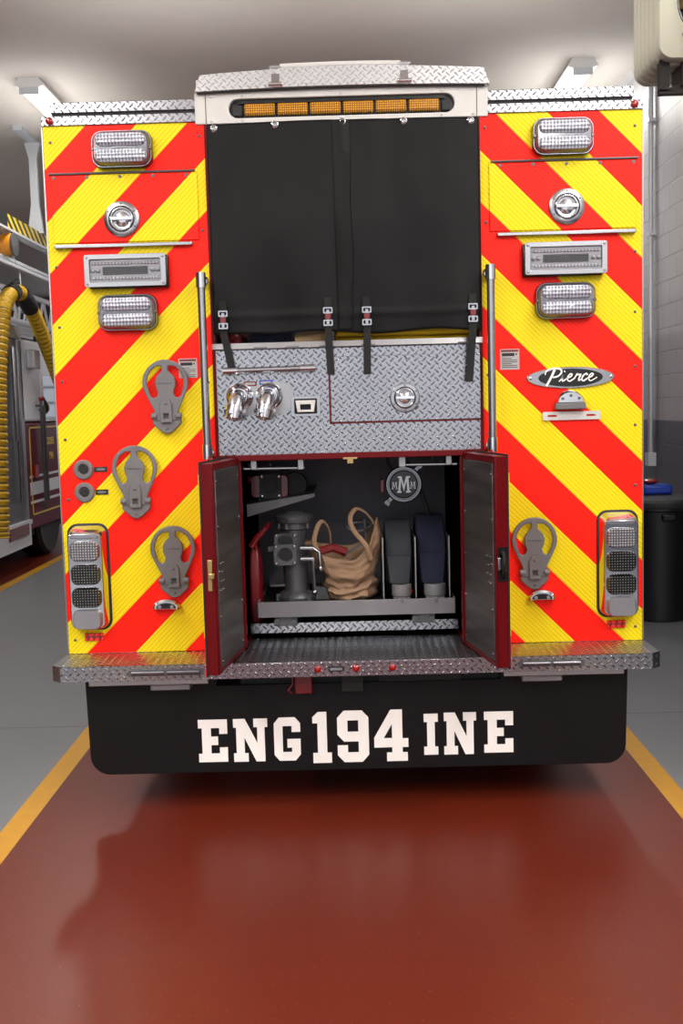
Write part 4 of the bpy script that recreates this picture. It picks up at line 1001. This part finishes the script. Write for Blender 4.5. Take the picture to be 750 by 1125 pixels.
for rr_ in (.08, .16, .235): mb.tube([(cx_+rr_*math.cos(2*PI*i/32), hy0-.02, cz_+rr_*math.sin(2*PI*i/32)) for i in range(32)], .004, 6, closed=True)
for k in range(4):
    a = PI/4+PI/2*k; mb.cyl((cx_+.05*math.cos(a), hy0-.02, cz_+.05*math.sin(a)), (cx_+.27*math.cos(a), hy0-.006, cz_+.27*math.sin(a)), .006, 6)
    mb.lathe([(.016, 0), (.014, -.02)], (cx_+.27*math.cos(a), hy0, cz_+.27*math.sin(a)), 'y', 10)
mb.build('fan_guard', 'steel', H)
mb = MB(); mb.box(cx_-.31, cx_-.25, hy0+.1, hy0+.16, hz0-.16, hz0+.03); mb.box(cx_-.31, RW, hy0+.1, hy0+.16, hz0-.175, hz0-.15)
mb.obox((cx_-.28, hy0+.13, hz0-.15), (cx_+.35, hy0+.13, hz0-.02), .03, .02); mb.box(cx_-.18, cx_+.02, hy0+.08, hy0+.3, hz0-.13, hz0+.005); mb.build('wall_bracket', 'bracket', H)
for x in (hx0+.1, hx1-.1):
    mb = MB(); mb.cyl((x, (hy0+hy1)/2, hz1-.01), (x, (hy0+hy1)/2, CEIL), .008, 8); mb.build('hanging_rod', 'steel', H)

# overhead rails on the left
RXX = -3.55
Hz = empty('overhead_rail', (RXX, 10, 3.67), 'overhead rail edged in black and yellow hazard stripes above the bay', 'rail')
mb = MB(); mb.box(RXX-.04, RXX+.03, 5.6, 19, 3.69, 3.84); mb.build('striped_beam', 'hazard', Hz)
mb = MB(); mb.box(RXX-.06, RXX+.05, 5.4, 19, 3.665, 3.69); mb.build('rail_channel', 'galv', Hz)
mb = MB(); mb.box(RXX-.06, RXX+.04, 5.44, 6.85, 3.70, 3.86); mb.build('end_plate', 'black', Hz)
for yy in (8.05, 14.0):
    mb = MB(); mb.prism([(RXX-.10, 3.82), (RXX+.08, 3.82), (RXX+.045, 4.15), (RXX+.045, 4.66), (RXX+.09, 4.84), (RXX-.09, 4.84), (RXX-.045, 4.66), (RXX-.045, 4.15)], yy, yy+.05); mb.build('hanger_post', 'galv', Hz)
mb = MB(); mb.box(RXX-.05, RXX+.05, 7.5, 19, 4.84, CEIL); mb.build('ceiling_channel', 'galv', Hz)
T = empty('twin_track', (RXX, 12, 3.33), 'pair of silver suspension tracks running below the striped rail', 'track')
for dx, z in ((-.06, 3.40), (.06, 3.30)):
    mb = MB(); mb.box(RXX+dx-.03, RXX+dx+.03, 5.0, 20, z-.02, z+.02); mb.build('track', 'galv', T, bevel=.006)
mb = MB()
for yy in (9.5, 14): mb.box(RXX-.1, RXX+.1, yy, yy+.05, 3.42, 3.665); 
mb.build('track_bracket', 'galv', T)
# balancer
Bl = empty('hose_balancer', (RXX, 6.95, 3.45), 'orange spring balancer hanging from the striped overhead rail', 'balancer')
mb = MB(); mb.lathe([(.03, -.09), (.09, -.085), (.12, -.04), (.12, .04), (.11, .05)], (RXX, 6.95, 3.53), 'x', 30); mb.build('balancer_case', 'orange', Bl)
mb = MB(); mb.lathe([(.10, .05), (.12, .055), (.12, .08), (.05, .09)], (RXX, 6.95, 3.53), 'x', 24); mb.build('balancer_cover', 'castdark', Bl)
mb = MB(); mb.tube([(RXX+.03, 6.98, 3.64), (RXX+.03, 7.02, 3.68), (RXX+.02, 7.0, 3.72)], .014, 8); mb.cyl((RXX+.02, 7.25, 3.30), (RXX+.02, 7.25, 3.13), .012, 8); mb.cyl((RXX+.02, 7.0, 3.45), (RXX+.02, 7.25, 3.30), .006, 6); mb.build('balancer_hook', 'steel', Bl)
# exhaust hose
Hs = empty('exhaust_hose', (RXX, 7.3, 1.8), 'yellow corrugated exhaust hose draped over a black saddle', 'hose')
P = []
pts = [(RXX, 6.2, .5), (RXX, 6.3, 1.4), (RXX, 6.42, 2.2), (RXX, 6.66, 2.8), (RXX, 6.95, 3.02), (RXX, 7.25, 3.06), (RXX, 7.5, 3.0), (RXX, 7.85, 2.82), (RXX, 8.35, 2.45), (RXX, 8.8, 2.1), (RXX, 9.3, 1.8)]
pts = [Vector(p) for p in pts]; Q = []
for i in range(len(pts)-1):
    p0, p1, p2, p3 = pts[max(i-1, 0)], pts[i], pts[i+1], pts[min(i+2, len(pts)-1)]
    L = (p2-p1).length; k_ = max(4, int(L/.017))
    for k in range(k_):
        t = k/k_; Q.append(.5*((2*p1)+(-p0+p2)*t+(2*p0-5*p1+4*p2-p3)*t*t+(-p0+3*p1-3*p2+p3)*t**3))
rads = [.078+.009*math.sin(i*PI/2) for i in range(len(Q))]
mb = MB(); mb.tube(Q, rads, 16)
for f in mb.b.faces: pass
hh = mb.build('hose_tube', ['duct', 'ductdark'], Hs, smooth=20)
for p in hh.data.polygons:
    if len(p.vertices) == 4:
        r_ = (p.index // 16) % 4
        p.material_index = 1 if r_ in (2,) else 0
for nm, ya, yb in (('saddle', 7.30, 7.66), ('saddle_band', 6.93, 7.06)):
    mb = MB(); mb.tube([q for q in Q if ya < q.y < yb and q.z > 2.7], .096, 16); mb.build(nm, 'black', Hs)
mb = MB(); mb.tube([(RXX, 7.0, 3.13), (RXX, 7.2, 3.18), (RXX, 7.42, 3.13)], .02, 8); mb.box(RXX-.02, RXX+.02, 7.18, 7.3, 3.16, 3.21); mb.build('saddle_bar', 'castdark', Hs)

# ladder truck beyond
TX = -3.75
T2 = empty('ladder_truck', (-5, 9, 0), 'maroon and white ladder truck marked LADDER 194 parked in the left bay', 'fire engine')
mb = MB(); mb.box(-6.2, TX, 7.87, 10.6, .40, 1.65); mb.build('cab_lower', 'maroon', T2, bevel=.02)
mb = MB(); mb.box(-6.2, TX, 7.80, 10.6, 1.66, 2.62); mb.build('cab_upper', 'truckwhite', T2, bevel=.03)
mb = MB(); mb.box(TX, TX+.012, 8.62, 9.35, 1.70, 2.45); mb.box(TX, TX+.012, 9.45, 10.3, 1.70, 2.45); wd = mb.build('cab_window', 'glass', T2)
mb = MB(); mb.prism([(8.58, 1.66), (9.39, 1.66), (9.39, 2.5), (8.58, 2.5)], TX, TX+.02, [[(8.63, 1.71), (9.34, 1.71), (9.34, 2.22), (8.63, 2.22)]], plane='yz'); mb.build('window_frame', 'truckwhite', T2)
mb = MB(); mb.box(TX, TX+.006, 7.95, 10.6, .80, .95); mb.box(TX, TX+.006, 7.95, 10.6, 1.0, 1.03); mb.box(TX, TX+.006, 7.95, 10.6, .70, .73); mb.build('white_stripe', 'truckwhite', T2)
mb = MB(); mb.box(TX, TX+.007, 8.0, 10.6, 1.58, 1.60); mb.box(TX, TX+.007, 8.0, 10.6, .56, .58); mb.box(TX, TX+.007, 8.0, 8.03, .56, 1.6); mb.build('gold_line', 'gold', T2)
mb = MB(); mb.box(-6.2, TX-.02, 5.4, 7.76, .30, 2.62); mb.build('rear_body', 'treaddark', T2)
mb = MB(); mb.box(-6.2, TX, 7.74, 7.88, .40, 2.70); mb.build('pillar', 'alu', T2, bevel=.01)
mb = MB(); mb.box(-6.2, TX+.01, 5.4, 7.88, 2.60, 2.75); mb.build('body_rail', 'alu', T2, bevel=.01)
mb = MB(); mb.box(-4.4, TX+.03, 5.4, 7.87, .48, .53); mb.box(-4.4, TX+.02, 5.4, 7.84, .24, .48); mb.build('running_board', 'truckwhite', T2)
mb = MB(); mb.box(TX-.02, TX-.012, 5.5, 7.2, 1.6, 2.3); mb.box(TX-.02, TX-.012, 5.5, 7.15, .75, 1.4); mb.build('locker_shade', 'black', T2)  # flat black sheets standing for the shade inside the lockers
mb = MB(); mb.box(TX-.02, TX+.04, 7.0, 7.7, .37, .50); mb.build('storage_box', 'redtool', T2)
mb = MB(); mb.cyl((TX+.02, 7.5, 1.45), (TX+.02, 7.5, 2.5), .025, 8); mb.cyl((TX+.02, 7.55, .75), (TX+.02, 7.55, 1.5), .02, 8); mb.build('pike_pole', 'steel', T2)
mb = MB(); mb.box(TX, TX+.10, 8.05, 8.29, 2.28, 2.50); mb.build('side_lamp', 'galv', T2, bevel=.015)
for y0, z0, z1 in ((8.36, .6, 1.9), (8.48, .7, 1.85)):
    mb = MB(); mb.cyl((TX+.06, y0, z0), (TX+.06, y0, z1), .018, 10); mb.cyl((TX, y0, z0+.05), (TX+.06, y0, z0+.05), .014, 8); mb.cyl((TX, y0, z1-.05), (TX+.06, y0, z1-.05), .014, 8); mb.build('grab_handle', 'castdark', T2)
mb = MB(); mb.box(TX, TX+.04, 8.06, 8.2, 1.0, 1.15); mb.sph((TX+.05, 8.42, 1.93), .035, 10); mb.build('red_lamp', 'redlens', T2)
mb = MB(); mb.lathe([(.3, -.14), (.46, -.16), (.5, -.12), (.5, .12), (.46, .16), (.3, .14)], (TX-.2, 8.85, .5), 'x', 36); w_ = mb.build('wheel', 'black', T2)
mb = MB(); mb.box(-6.0, TX-.1, 7.6, 10.4, .3, .45); mb.build('chassis', 'black', T2)
for txt, y0, z0 in (('LADDER', 8.585, 1.375), ('194', 8.80, 1.19)):
    cu = bpy.data.curves.new('lettering', 'FONT'); cu.body = txt; cu.size = .125; cu.extrude = .002; cu.offset = .003
    tmp = bpy.data.objects.new('tmp', cu); COL.objects.link(tmp); dg = bpy.context.evaluated_depsgraph_get(); me = bpy.data.meshes.new_from_object(tmp.evaluated_get(dg)); bpy.data.objects.remove(tmp)
    me.materials.clear(); me.materials.append(MT['gold']); lo = bpy.data.objects.new('lettering', me); COL.objects.link(lo)
    lo.parent = T2; lo.location = Vector((TX+.004, y0, z0))-WL[T2.name]; lo.rotation_euler = (PI/2, 0, PI/2)
# aerial ladder above
mb = MB()
for x in (-4.4, -5.1):
    mb.box(x-.03, x+.03, 4.5, 13, 2.95, 3.02); mb.box(x-.03, x+.03, 4.5, 13, 3.35, 3.41)
    for k in range(17):
        y = 4.5+k*.5; mb.obox((x, y, 2.98), (x, y+.25, 3.38), .03, .03); mb.obox((x, y+.25, 3.38), (x, y+.5, 2.98), .03, .03)
for k in range(24): y = 4.6+k*.35; mb.cyl((-4.4, y, 3.0), (-5.1, y, 3.0), .018, 8)
mb.box(-5.0, -4.5, 8.6, 9.2, 2.6, 2.97); mb.build('aerial_ladder', 'truckwhite', T2)
